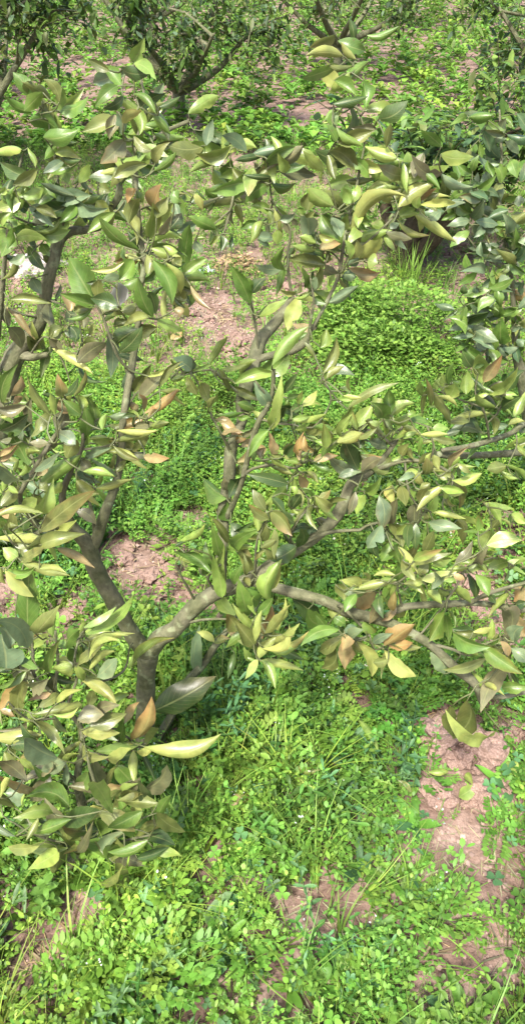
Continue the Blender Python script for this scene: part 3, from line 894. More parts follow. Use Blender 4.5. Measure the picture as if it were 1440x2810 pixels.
LV['M'] = {'A1': '''820,200,960,410,70,py 1010,490,770,290,80,pg 930,300,1000,150,90,fo 1080,400,1100,190,100,ul 1095,420,1230,190,90,ul 1150,370,1225,260,60,fm 1100,430,1285,415,60,pl 1095,475,1260,510,65,pl 1180,460,1270,490,50,pl
1240,520,1300,590,70,fy 900,460,820,550,50,uy 910,560,700,620,40,uy 1010,560,870,570,80,ur 1020,570,920,530,60,uy 1060,520,1070,640,80,po 970,560,880,680,110,fg 1005,690,900,740,80,fg 890,690,760,720,60,fb 850,720,850,880,120,fw
690,870,530,600,200,fg 720,700,720,830,80,fo 850,900,690,850,110,fd 690,890,480,820,90,ug 660,900,560,930,60,uo 1110,980,1020,740,90,pg 1080,790,1120,930,80,fd 1110,560,1220,830,110,ug 1210,760,1220,1005,40,py 1200,580,1290,770,70,py
990,900,890,920,70,po 1090,980,930,1030,70,uo 1010,1060,1120,1050,90,fo 900,960,720,900,60,uo 920,1000,840,1040,70,uo 1130,990,1290,1060,70,fl 1230,880,1320,800,100,fo 1000,1060,860,1180,100,fd 1260,920,1320,930,70,ft 960,40,930,130,70,fr
1110,180,1160,40,130,fr 1130,260,1200,130,80,uo 890,120,920,260,110,fb 990,60,1030,130,60,fg 1250,60,1300,120,80,fg 1230,330,1300,240,90,fd''',
'A2': '''60,660,100,370,100,fg 60,670,200,570,70,fl 40,710,215,710,75,pl 110,740,240,890,40,pt 0,830,80,800,80,fo 0,890,85,960,70,fy 0,700,140,790,80,fy 0,540,35,590,60,fy
590,160,600,80,70,fo 540,170,670,230,60,ul 600,280,490,330,50,fg 640,280,560,410,60,pl 600,390,720,390,65,fb 745,340,740,430,70,fl 690,190,700,290,50,pl 720,190,770,340,40,py 760,270,850,230,60,fb 790,280,820,360,40,fm
790,612,620,598,65,fb 805,640,800,490,70,fg 820,520,860,480,40,fd 545,880,430,650,100,fg 560,800,640,710,80,fd 530,690,560,760,50,fg 610,970,780,865,60,fl 900,820,830,1030,110,fy 880,800,780,780,40,fy 910,840,1080,800,80,fy
1010,830,1080,870,60,fg 1030,1050,880,1030,60,ft 1110,870,1290,770,70,fb 1010,780,1020,700,60,fb 990,780,930,640,60,fg 960,200,990,80,90,uo 950,440,950,290,120,fb 1020,440,920,400,60,pl 1030,480,880,460,50,pl 1010,350,1020,430,50,fd
1080,560,920,510,70,fd 1090,600,870,560,90,fo 1040,480,1170,450,80,ut 1040,370,1140,400,50,uy 1060,230,1170,390,100,ug 1130,250,1190,370,90,fb 1210,490,1200,330,80,fl 1220,220,1060,100,90,po 1150,170,1000,60,100,pl 1230,130,1240,30,90,fg
1320,330,1250,440,80,fl 1290,200,1320,160,60,fg 880,190,920,230,50,ul 940,260,1000,220,60,fo 1240,300,1220,180,60,fg 1200,500,1090,490,70,uo 1200,690,1290,690,70,fb 1180,660,1110,600,70,fm 1250,600,1320,560,80,fb 1000,640,950,740,60,fd
1320,420,1260,540,90,fo''',
'A3': '''60,150,10,60,70,fl 70,150,100,40,60,fl 70,210,250,80,70,pg 60,400,390,160,90,py 40,420,300,360,70,pl 290,440,180,400,60,fy 100,560,240,440,100,fy 180,560,240,580,110,fl 40,620,240,640,80,ft 400,180,620,40,100,py 450,110,640,50,60,ut
560,160,770,150,50,uy 580,150,750,110,40,py 400,260,590,360,45,py 520,230,770,400,60,py 380,380,450,470,60,fb 310,360,470,400,60,fm 340,330,400,300,50,fb 110,330,130,250,60,fl 20,350,30,250,60,fl 170,80,380,40,50,pl 330,150,330,70,60,fo
380,120,420,60,60,fo 640,280,700,220,70,fb 300,320,220,300,60,fl 540,190,560,110,60,fl 40,520,120,400,80,fo 50,560,20,440,60,fl 120,180,180,260,80,fg''',
'B1': '''790,30,800,305,115,fb 860,175,1000,20,100,fd 1010,70,1115,10,70,fo 900,290,970,400,60,um 910,470,920,330,50,fb 960,460,1070,300,80,fo 1010,520,1180,350,110,fm 1150,440,1295,275,50,uo 1070,350,1290,280,30,uy 1230,370,1320,350,40,fl
1290,280,1320,220,70,fb 990,610,940,540,60,ft 1040,600,1010,500,50,ft 1040,620,1250,470,60,pr 1070,650,1130,600,40,ft 880,720,1030,650,70,ur 970,710,1110,690,70,um 1080,720,1200,690,50,pl 840,740,1090,740,45,py 820,820,1040,780,60,fo
960,880,1060,780,60,fo 990,630,900,650,40,fd 790,640,900,620,50,fb 740,740,770,640,50,pl 790,700,880,690,40,fo 810,880,690,830,80,ul 820,850,980,940,50,uo 770,900,960,940,40,uy 930,950,1050,1010,30,py 970,900,1080,950,60,fm
1040,930,1195,940,70,ft 640,930,830,1070,50,fb 590,960,650,1030,80,fm 600,1040,790,1070,60,pl 540,1060,700,1110,70,fb 550,1100,690,1180,90,uo 690,1160,910,1110,50,po 840,1040,900,970,60,fo 440,540,510,480,60,fl 590,630,480,540,80,ug
600,600,560,500,70,ul 610,590,630,520,30,uy 620,800,600,580,100,fg 690,720,640,530,70,ug 620,850,590,770,60,fg 500,610,400,520,100,ut 400,630,370,500,50,pl 410,740,470,620,110,fm 370,640,230,400,55,po 440,500,420,360,80,fo
470,490,550,380,50,fd 530,500,600,340,40,fo 545,850,430,770,100,fb 480,950,550,840,110,fo 380,880,400,820,60,fm 350,830,240,830,60,fm 250,1040,400,920,60,fb 290,920,370,880,60,fg 200,930,280,900,60,fl 280,1150,530,960,90,pl
260,1070,340,1010,70,ft 310,1188,420,1130,70,fl 210,1000,90,800,120,fg 130,1110,0,1000,100,fb 100,1040,130,970,30,pl 130,1070,170,1000,40,pl 150,1100,190,1040,60,fb 190,560,0,570,80,um 0,640,110,600,30,uy 0,740,170,640,120,fd
20,540,110,310,90,fg 10,360,50,340,40,fl 80,490,140,370,80,ft 90,550,160,510,50,ft 230,690,230,540,60,fm 220,790,350,620,80,fo 130,690,220,720,80,fb 0,820,70,800,40,fm 0,930,100,860,40,ut 0,960,110,870,30,ut 130,790,160,740,40,fb
0,1130,60,1090,50,fy 60,1140,120,1188,40,pl 20,1188,80,1100,50,pl 0,480,50,540,50,fo''',
'B2': '''595,330,780,150,130,fg 700,270,920,40,90,pl 250,275,360,100,55,pl 120,300,10,230,100,fb 160,480,100,370,80,fo 250,540,200,420,90,fo 240,590,290,510,40,po 130,310,250,270,30,fl 340,300,490,270,40,fo 480,350,570,250,60,pl
430,405,690,345,85,ul 680,560,590,420,90,fb 690,730,760,390,90,fl 790,460,870,350,60,fd 780,480,890,440,25,fd 450,540,560,590,60,pg 500,610,320,630,50,pg 560,600,640,650,60,uy 920,560,1010,470,60,fy 890,550,915,470,40,fl
840,580,900,590,60,fd 770,560,880,620,70,fd 730,670,790,600,70,fd 840,670,1050,630,40,pl 850,660,960,640,40,fl 870,740,930,690,50,pl 950,770,1070,700,100,fo 1100,870,1080,720,70,ul 1060,660,1140,780,80,fo 1010,820,1090,860,50,ul
1060,940,1210,840,80,fg 800,920,870,850,70,fd 790,910,900,980,40,py 680,740,560,900,70,fg 740,930,690,780,80,ft 640,920,610,850,70,ut 620,950,650,880,60,um 330,690,450,750,80,ut 290,660,400,720,60,ut 340,770,470,760,50,ft
440,830,530,760,60,ur 480,860,560,790,50,ft 450,970,540,850,60,ft 440,980,520,930,50,py 490,790,560,730,40,um 440,1060,500,980,60,fo 560,960,600,900,50,fd 900,930,930,780,40,ur 960,900,940,800,60,ur 1000,900,960,850,50,ur
900,960,920,890,40,ut 1000,960,1150,930,60,ft 890,980,820,960,50,fl 690,940,790,1000,40,pl 720,1010,830,1050,50,po 820,1130,570,1070,90,fd 840,1080,880,1188,50,pl 900,1060,940,1150,70,ut 950,1040,1020,1110,40,py 1070,330,1150,110,80,uo
1100,365,1205,290,50,po 1160,510,1320,490,30,fl 1270,460,1270,370,25,fo 1140,770,1250,600,60,ul 1200,790,1270,650,60,ul 1320,740,1290,620,50,ul 1170,830,1320,770,80,py 1320,1020,1230,850,100,fd 1320,1060,1150,950,90,fb
1180,1080,1320,1050,60,fb 940,100,1000,210,30,fo 1050,140,1090,30,80,ul 540,640,460,640,40,fg''',
'B3': '''30,590,340,430,60,fo 0,490,110,500,35,pl 200,560,270,520,80,fl 280,650,220,560,110,ug 340,660,300,560,60,fg 350,610,340,470,80,fg 350,640,490,560,80,fl 360,690,470,620,70,pl 360,740,300,620,60,pl 340,820,320,700,50,pl 50,750,190,590,110,fl
0,760,60,600,40,pl 0,800,130,770,90,py 100,800,220,740,50,po 310,780,190,690,50,po 190,680,265,690,40,fl 370,800,450,760,40,pl 440,700,560,770,50,py 560,770,730,770,40,py 500,800,640,810,35,py 430,800,520,760,40,fl 640,800,790,820,50,fo
650,730,750,730,60,fl 480,670,600,690,50,fg 470,640,520,610,50,fg 110,1030,30,850,120,fd 120,1040,0,1060,60,fb 130,920,260,930,60,fo 140,1040,250,960,90,fm 220,1040,330,950,110,fo 190,820,300,860,80,fb 120,870,150,820,50,fd 420,920,470,850,70,fo
480,870,510,940,40,po 350,960,430,930,40,fl 540,990,620,920,40,po 580,1060,600,960,70,po 620,1010,640,920,40,pl 650,920,690,1010,55,py 620,1030,730,1040,45,py 450,1050,560,1050,60,pl 540,1050,590,1120,50,py 390,1110,500,1070,50,fb
700,1090,770,1050,60,fo 780,1010,900,880,50,ut 830,980,910,1040,40,fo 790,1100,970,1060,80,pl 740,1030,830,950,70,fl 170,1180,260,1090,70,fg 700,1150,850,1188,60,fl 560,1170,620,1130,60,fo''',
'C1': '''340,210,380,0,130,fl 0,160,110,40,80,fo 130,180,0,190,80,ft 310,205,0,260,50,py 20,330,60,190,70,fo 290,385,0,390,70,py 90,420,230,400,100,uo 135,530,40,470,90,fl 290,340,610,100,120,fo 400,290,530,260,80,uy 540,180,670,270,80,fm
280,350,380,310,40,fb 290,440,560,370,110,uo 190,470,460,430,80,fo 410,460,640,580,60,pt 150,550,440,640,70,po 280,610,450,640,40,py 40,620,210,780,90,fy 0,600,40,700,50,py 580,10,700,130,40,py 700,20,850,10,40,pl 630,30,580,0,90,fo
130,60,100,-10,40,pl 280,30,330,-10,80,fo 160,150,250,110,90,fl 170,340,220,260,70,fd 60,320,110,300,60,fo 200,1060,215,690,150,fg''',
'C2': '''375,100,230,-20,130,fg 390,100,480,-30,90,fd 380,40,360,-40,60,fm 400,265,380,150,110,fg 400,280,510,340,110,fd 660,190,580,60,80,fo 680,250,560,160,70,fo 600,340,590,200,60,pl 610,400,650,290,60,fo 690,190,820,340,110,fo 700,90,780,190,60,fd
770,190,850,270,70,fd 840,180,900,90,80,fd 890,30,910,145,50,py 840,10,880,60,40,pl 1000,80,1150,230,50,pl 1010,80,1110,150,80,fo 1020,120,1110,50,70,fo 1120,130,1230,110,40,fo 960,160,1020,300,40,po 1020,250,1130,290,70,fm 1310,60,1260,190,70,fb
940,420,1010,310,60,fb 820,350,960,330,60,fd 880,460,900,340,90,fd 880,450,720,530,130,fd 720,320,720,500,70,fo 620,460,710,410,50,po 640,450,720,530,70,fo 430,460,570,300,50,fd 440,470,580,350,100,fg 450,490,550,460,35,pl 440,480,540,520,70,fo
400,480,450,390,70,fg 390,420,280,260,60,uo 340,560,280,330,90,fg 270,580,230,440,70,fg 370,600,370,440,60,fg 360,500,380,420,50,fg 265,650,40,515,80,ug 210,660,260,600,60,fg 340,820,290,570,90,ul 370,800,360,500,70,ul 480,720,440,500,80,fo
510,660,500,530,40,fo 420,720,480,600,60,fg 540,740,510,680,50,po 640,760,740,590,60,uy 700,860,760,600,120,fl 610,840,530,760,100,fg 520,950,470,730,110,fg 440,950,350,830,90,fl 600,940,690,840,80,fg 560,950,540,850,60,fg 590,950,580,830,40,fl
570,1050,440,890,60,ul 460,1060,390,960,100,uo 570,1160,460,1020,110,uo 580,1140,620,950,50,py 690,1000,700,900,60,ur 640,1090,670,980,40,pt 650,1080,800,910,60,py 700,1000,780,850,50,py 740,1060,800,920,50,py 630,1188,790,1040,60,py
700,1170,920,1080,45,py 770,1090,880,1020,50,py 610,1188,690,1080,40,po 600,1188,630,1090,40,pt 720,1160,840,1110,50,py 10,430,180,310,50,pl 0,440,60,420,30,fd 50,500,180,470,40,po 290,1140,180,1080,60,fy 270,1140,380,1120,60,uy
380,1060,430,1110,50,ft 850,830,960,1000,120,fd 960,900,1090,1000,120,fg 1090,1040,1030,960,60,fg 1190,1050,960,1150,90,fg 1230,1100,1080,1188,90,fo 1100,830,1230,960,70,py 1160,720,1220,830,80,fo 1200,690,1320,740,60,uy 1240,900,1320,780,90,fo
1220,1060,1320,1060,70,fb 1150,960,1220,1000,80,fg''',
'C3': '''90,50,50,190,60,fm 160,70,110,190,80,fl 265,80,270,295,115,fb 390,105,365,280,100,fm 360,0,370,120,75,fy 420,10,450,130,90,fo 490,30,500,140,50,fl 520,140,510,290,110,fm 600,20,560,110,90,fo 740,0,570,160,60,py 720,20,740,90,50,fl
760,60,850,60,70,fo 640,200,850,240,40,py 620,270,820,310,85,fb 830,250,860,400,80,fo 580,210,610,250,50,fo 1050,130,1130,270,60,pl 1130,260,1090,310,50,po 980,340,980,240,50,fg 1220,210,1320,270,60,fl 280,290,195,430,110,fb 310,320,290,400,60,fd
330,280,410,440,90,fo 460,280,400,350,60,fl 490,280,480,430,70,fd 530,280,530,440,65,fd 230,400,260,510,70,fd 360,410,290,530,90,fg 370,470,410,560,90,fg 400,450,520,610,45,py 430,540,510,670,70,fo 590,490,650,360,80,fo 640,410,680,370,50,fl
510,550,690,480,70,fl 500,580,740,510,60,fo 540,650,610,590,70,fo 640,590,760,540,70,fl 570,690,780,640,80,fy 440,720,570,690,55,uy 460,730,560,780,40,pl 720,690,820,670,60,fl 800,650,870,680,50,ft 880,640,1060,560,80,fl 760,610,890,600,40,fl
820,560,920,430,70,fm 1000,480,1060,360,110,fl 1040,440,1250,410,110,fl 970,560,1040,460,60,fm 1050,610,1170,570,90,fl 1160,600,1320,560,45,fl 1200,600,1320,650,35,fl 960,650,1040,780,80,fg 820,740,910,840,70,pl 700,750,770,790,50,pl
640,760,700,690,90,fb 610,770,700,850,70,fl 380,655,250,660,40,py 390,700,130,750,60,py 200,690,110,700,35,fo 130,740,0,700,50,uy 270,690,370,690,40,fl 170,770,40,790,80,fg 100,790,30,900,80,fg 230,770,120,910,130,ft 240,880,200,990,90,fm
270,800,290,940,70,fd 380,770,370,890,60,ur 390,880,300,970,50,ft 430,860,400,950,70,fy 150,990,220,1060,90,fg 220,1150,340,1090,60,fb 300,1170,480,1040,140,fr 740,920,640,1100,110,fg 800,1070,1020,1160,120,fg 860,1120,940,1188,70,fl
1200,780,1080,930,45,pl 1060,800,1100,850,50,fd 1310,740,1250,830,110,ft 1210,920,1320,1070,120,ft 1250,860,1320,850,60,fd 940,1070,1050,1040,40,py 1060,1130,1080,1000,50,fl 1170,1160,1170,960,110,fm 1240,1140,1300,1050,100,fb 1090,1160,1110,1090,50,fo
30,1090,0,1188,90,ft 70,1110,130,1188,90,fo 40,1100,130,1060,80,fb''',
'D1': '''930,190,1120,0,110,fl 950,210,1210,20,60,ul 1095,510,1480,300,190,fd''',
'D2': '''130,210,170,-60,160,fb 600,130,730,-10,70,py 600,130,525,250,60,fl 610,140,875,200,55,py 690,60,860,40,60,pl 570,30,470,0,40,fo 430,80,390,240,50,fd 1140,-10,1070,160,110,fo 1230,-10,1230,170,100,ft''',
'D3': '''30,0,20,160,90,ft 100,0,190,215,90,fy 300,60,490,220,110,fy 300,10,470,10,80,fr 330,130,240,150,70,fo 340,20,530,40,60,fo 1040,120,780,190,70,fo 870,30,960,90,90,pl 1010,30,1250,200,100,fg 1220,50,1320,130,90,fb 1140,0,1190,90,60,ft
1180,190,1030,460,120,fm 930,220,1030,300,60,pl 1030,300,1150,380,40,py 1150,340,1320,330,80,fg 1140,630,820,520,100,fy 900,430,810,660,150,uo 790,470,800,660,100,fo 740,240,650,110,110,fb'''}
LV['R'] = {'A3': '''1070,70,1100,250,75,fo 910,280,820,310,45,fb 980,290,930,370,60,fb 1020,340,960,390,60,fb 1140,450,950,470,60,fb 1070,550,1000,500,70,fd 1160,580,980,560,40,fb 1180,630,1270,640,110,fb 1160,640,1020,750,80,fb 1130,740,1200,700,60,fb
1230,560,1190,480,60,fd 1250,460,1290,560,70,fg 1060,770,1170,840,100,fb 870,810,875,750,50,fd 900,820,960,900,60,fg 810,925,690,885,50,fb 960,920,1070,950,60,fb 740,980,860,1080,70,fg 850,1000,910,960,80,fb 920,1040,1090,1130,90,fb
1150,1170,1150,1020,120,fg 950,1110,820,1120,45,fb 1240,860,1250,1070,70,fo 1300,860,1260,790,70,fr 1040,810,1060,890,70,fd 960,280,1100,300,70,fb 1000,300,1110,340,50,fb 1220,330,1320,230,90,fo 1210,300,1230,380,80,fd 1150,280,1190,330,60,fb
1270,430,1320,400,60,fb 1320,740,1220,720,50,fb 1190,700,1180,780,60,fb 1000,60,1020,130,60,fd 950,110,850,90,90,fb 820,130,750,60,70,fd 1110,60,1140,120,60,fb 1240,150,1310,130,60,fb 1130,870,1130,960,80,fg 1010,980,980,1030,60,fg
960,1180,1040,1130,80,fb 1290,1040,1320,980,60,fo 1270,1188,1310,1150,60,fb''',
'B3': '''1000,240,870,110,90,fg 940,280,880,180,70,fd 1040,270,1090,90,70,fd 1010,420,990,230,110,fl 1020,390,1130,230,80,ut 1010,450,1220,310,70,fl 890,480,900,340,90,fl 760,500,800,420,100,fl 750,500,700,360,60,ul 770,420,800,280,50,fg
800,400,850,480,70,fg 740,400,720,340,60,fl 900,530,1090,450,50,fl 690,490,810,565,40,py 640,450,760,650,60,po 570,490,560,400,50,fl 640,560,610,400,40,po 650,470,700,370,50,fl 1060,420,1160,480,90,fm 1160,480,1250,490,50,pl
1200,450,1300,330,80,fd 1080,500,1170,510,45,pl 1110,580,1000,490,60,pl 1130,600,1010,530,50,fd 1150,580,1270,510,80,fd 940,540,1000,600,60,fd 1070,615,830,660,45,py 920,680,780,680,60,fo 1240,640,1320,480,70,fl 1200,700,1300,680,35,py
1200,700,1100,700,50,fb 1000,760,820,740,100,fb 850,740,760,770,50,fb 1270,720,1320,750,40,fb 1090,780,1080,660,50,po 1170,880,1320,800,80,fl 1260,860,1320,840,50,fo 1190,1000,1070,1020,80,po 1180,990,1320,1100,40,pl 1270,1090,1150,1040,40,pl
1250,180,1150,140,70,fb 1060,90,950,130,80,fb 1180,200,1100,160,80,fd 1280,180,1250,110,60,fg 1200,240,1110,220,60,fb 1190,330,1180,420,50,fd'''}
LV['F'] = {'C1': '''240,1130,100,980,70,fg 250,1080,400,910,110,fo 380,1110,410,920,50,pl 200,1188,0,1030,130,fb 80,1188,0,1060,100,fb 600,1040,800,910,50,fl 610,1090,900,850,80,fl 590,1140,910,1090,50,py 650,1170,880,1110,40,py 470,1188,560,1080,90,fg 560,1100,620,1020,40,fl''',
'D1': '''40,230,10,0,220,fb 280,200,140,90,60,fg 250,270,130,160,110,fm 190,220,0,320,90,fg 180,270,10,480,120,fr 190,290,150,530,120,fo 230,340,330,280,110,um 380,360,230,420,60,ft 370,350,420,250,60,fm 360,230,430,20,60,ug 530,190,400,200,110,pl
540,160,500,0,90,fg 560,180,720,50,70,fo 640,220,800,100,50,py 640,140,830,30,50,py 600,10,860,0,50,py 560,180,600,270,80,pl 580,260,800,430,75,py 780,450,910,400,60,fl 700,260,820,150,110,fb 640,480,660,380,70,fo 410,450,560,370,50,fy
280,480,400,400,70,fo 240,530,530,470,80,fo 380,530,540,480,35,pl 130,560,250,520,60,fl 0,500,90,540,50,ft 560,570,720,540,120,fm 700,500,840,470,80,fm 650,620,870,540,120,fo 590,660,820,665,95,fy 300,680,0,690,95,py 250,580,430,780,70,fo
190,580,0,640,50,fm 420,850,220,730,140,fb 70,760,230,800,90,fd 30,800,150,930,70,fo 140,850,230,920,50,fl 250,1090,0,980,60,ut 200,1020,20,900,90,fm 390,920,200,1000,110,fm 370,950,250,1120,110,fm 170,1090,60,1100,160,fb 0,1140,60,1020,40,py
480,880,330,930,100,fb 590,720,500,870,70,fo 580,820,460,960,45,pl 600,750,760,820,60,fo 690,800,970,750,70,fl 780,850,920,790,90,fy 950,720,1070,460,110,fr 900,600,990,470,60,ft 850,730,880,590,80,fg 970,790,975,990,60,py 990,800,1100,770,50,py
1045,770,1500,690,110,py 680,840,800,1040,130,fm 840,900,980,1050,120,fg 1010,1090,1170,930,110,fm 920,1060,1000,1000,80,fm 890,1150,1000,1050,70,fl 740,1130,880,1080,70,ft 740,1188,860,1100,90,fo 880,1150,900,1060,50,fl 500,1050,700,1110,60,um
560,1050,620,960,100,fg 460,1000,470,1100,70,fd'''}
LC['e'] = (.08, .155, .07); LC2['e'] = (.11, .19, .08)
LC['w'] = (.42, .46, .42); LC2['w'] = (.5, .52, .47)

def catmull(pts, rad, step=.012):
    out, ro = [], []
    n = len(pts)
    for i in range(n - 1):
        p0, p1, p2, p3 = pts[max(i - 1, 0)], pts[i], pts[i + 1], pts[min(i + 2, n - 1)]
        k = max(2, int((p2 - p1).length / step))
        for j in range(k):
            t = j / k
            out.append(.5 * (2 * p1 + (p2 - p0) * t + (2 * p0 - 5 * p1 + 4 * p2 - p3) * t * t + (3 * p1 - p0 - 3 * p2 + p3) * t ** 3))
            ro.append(rad[i] + (rad[i + 1] - rad[i]) * t)
    out.append(pts[-1]); ro.append(rad[-1])
    return out, ro

def tube(P, rad, sides=9, rough=0.0, r_=random):
    """closed tapering tube along P; returns verts, quads, uv"""
    V, F, UV = [], [], []
    t0 = (P[1] - P[0]).normalized()
    nrm = t0.orthogonal().normalized()
    ln = 0
    for i, p in enumerate(P):
        d = (P[min(i + 1, len(P) - 1)] - P[max(i - 1, 0)])
        d = d.normalized() if d.length > 1e-9 else t0
        nrm = (nrm - d * nrm.dot(d)).normalized()
        b_ = d.cross(nrm)
        if i:
            ln += (p - P[i - 1]).length
        kn = 1 + rough * (math.sin(ln * 61 + rad[0] * 9e3) * .5 + math.sin(ln * 143 + 2) * .35)
        for k in range(sides + 1):
            a = 2 * math.pi * k / sides
            rr = rad[i] * kn * (1 + rough * .8 * math.sin(3 * a + ln * 19) + r_.uniform(-rough, rough) * .25 * (0 if k in (0, sides) else 1))
            V.append(p + (nrm * math.cos(a) + b_ * math.sin(a)) * rr)
            UV.append((k / sides * max(.12, rad[0] * 12), ln * 10))
    m = sides + 1
    for i in range(len(P) - 1):
        for k in range(sides):
            F.append((i * m + k, i * m + k + 1, (i + 1) * m + k + 1, (i + 1) * m + k))
    c = len(V); V.append(P[-1] + (P[-1] - P[-2]).normalized() * rad[-1] * .5); UV.append((0, ln * 10))
    for k in range(0, sides - 1, 2):
        a = (len(P) - 1) * m + k
        F.append((a, a + 1, a + 2, c))
    return V, F, UV

SHAPE_ROLL = {'f': (-1.0, .85), 'u': (.9, 1.45), 'p': (-1.75, -1.2)}
def leaf_geo(P, Q, w, style, colk, r_, ns=10, nc=4):
    """citrus leaf from base P to tip Q, apparent width w: rolled or cupped blade, curled along its length, wavy rim"""
    a = Q - P
    L = a.length
    d = a / L
    view = ((P + Q) * .5 - CAM).normalized()
    s = d.cross(view)
    s = s.normalized() if s.length > 1e-5 else Vector((1, 0, 0))
    n = s.cross(d)
    if n.dot(view) > 0:
        n = -n
        s = -s
    tilt = r_.gauss(0, .3)
    lo, hi = SHAPE_ROLL[style]
    roll = r_.uniform(lo, hi)
    if abs(roll) < .12:
        roll = .12
    W = w * .5
    rad = W / math.sin(min(abs(roll), math.pi / 2))
    bend = r_.gauss(0, .24 if style != 'p' else .15)
    side = r_.gauss(0, .09)
    twist = r_.gauss(0, .6)
    pk = r_.uniform(.74, .95)
    fd = r_.choice((1, 1, -1)) * r_.uniform(.1, .75) if style == 'f' else r_.uniform(.05, .25)
    wav, ph, fq = r_.uniform(.01, .045), r_.uniform(0, 6), r_.uniform(1.2, 2.6)
    c0, c1 = Vector(LC[colk]), Vector(LC2[colk])
    br = r_.uniform(.8, 1.2)
    mixb = r_.random()
    tipb = max(0, r_.gauss(-.3, .45)) if colk in 'loytm' else max(0, r_.gauss(-.6, .45))
    if colk in 'rt':
        tipb = r_.uniform(.3, 1.1)
    asy = r_.gauss(0, .12)
    notch = (r_.randint(3, ns - 3), r_.choice((-1, 1)), r_.uniform(.35, .75)) if r_.random() < .14 else None
    jit = [(r_.gauss(1, .05), r_.gauss(1, .05)) for _ in range(ns + 1)]
    V, C, UV = [], [], []
    for i in range(ns + 1):
        t = i / ns
        pr = (math.sin(math.pi * t ** pk)) ** .95 if 0 < t < 1 else 0
        pr = max(pr, .045 if i == 0 else .012)
        ang = tilt + twist * (t - .5)
        sa = s * math.cos(ang) + n * math.sin(ang)
        na = n * math.cos(ang) - s * math.sin(ang)
        ctr = P + d * (L * t) + n * (bend * L * 4 * t * (1 - t) * .5) + s * (side * L * 4 * t * (1 - t))
        for j in range(nc + 1):
            c = j / nc * 2 - 1
            th = c * roll * (1 + asy * (1 if c > 0 else -1)) * jit[i][0 if c > 0 else 1]
            if notch and i == notch[0] and c * notch[1] > 0:
                th *= notch[2]
            lat = rad * math.sin(th) * (1 if roll > 0 else -1) * pr
            dep = rad * (1 - math.cos(th)) * (1 if roll > 0 else -1) * pr
            ed = wav * L * c * c * math.sin(t * fq * 6.28 + ph + (1.3 if c > 0 else 0)) * pr
            fold = fd * W * abs(c) * pr
            V.append(ctr + sa * lat + na * (dep + ed + fold))
            k = min(1, max(0, mixb * .6 + .5 * (abs(c) ** 2) * (mixb > .35) + r_.uniform(-.1, .1)))
            col = c0.lerp(c1, k)
            sc = tipb * max(0, t - .45 + .25 * math.sin(ph + c * 3)) * 1.7 + tipb * .5 * max(0, abs(c) - .6)
            col = col.lerp(Vector((.30, .175, .07)), min(.9, sc)) * br
            C.append(col)
            UV.append((j / nc, t))
    F = []
    m = nc + 1
    for i in range(ns):
        for j in range(nc):
            q = i * m + j
            F.append((q, q + 1, q + m + 1, q + m))
    return V, F, C, UV

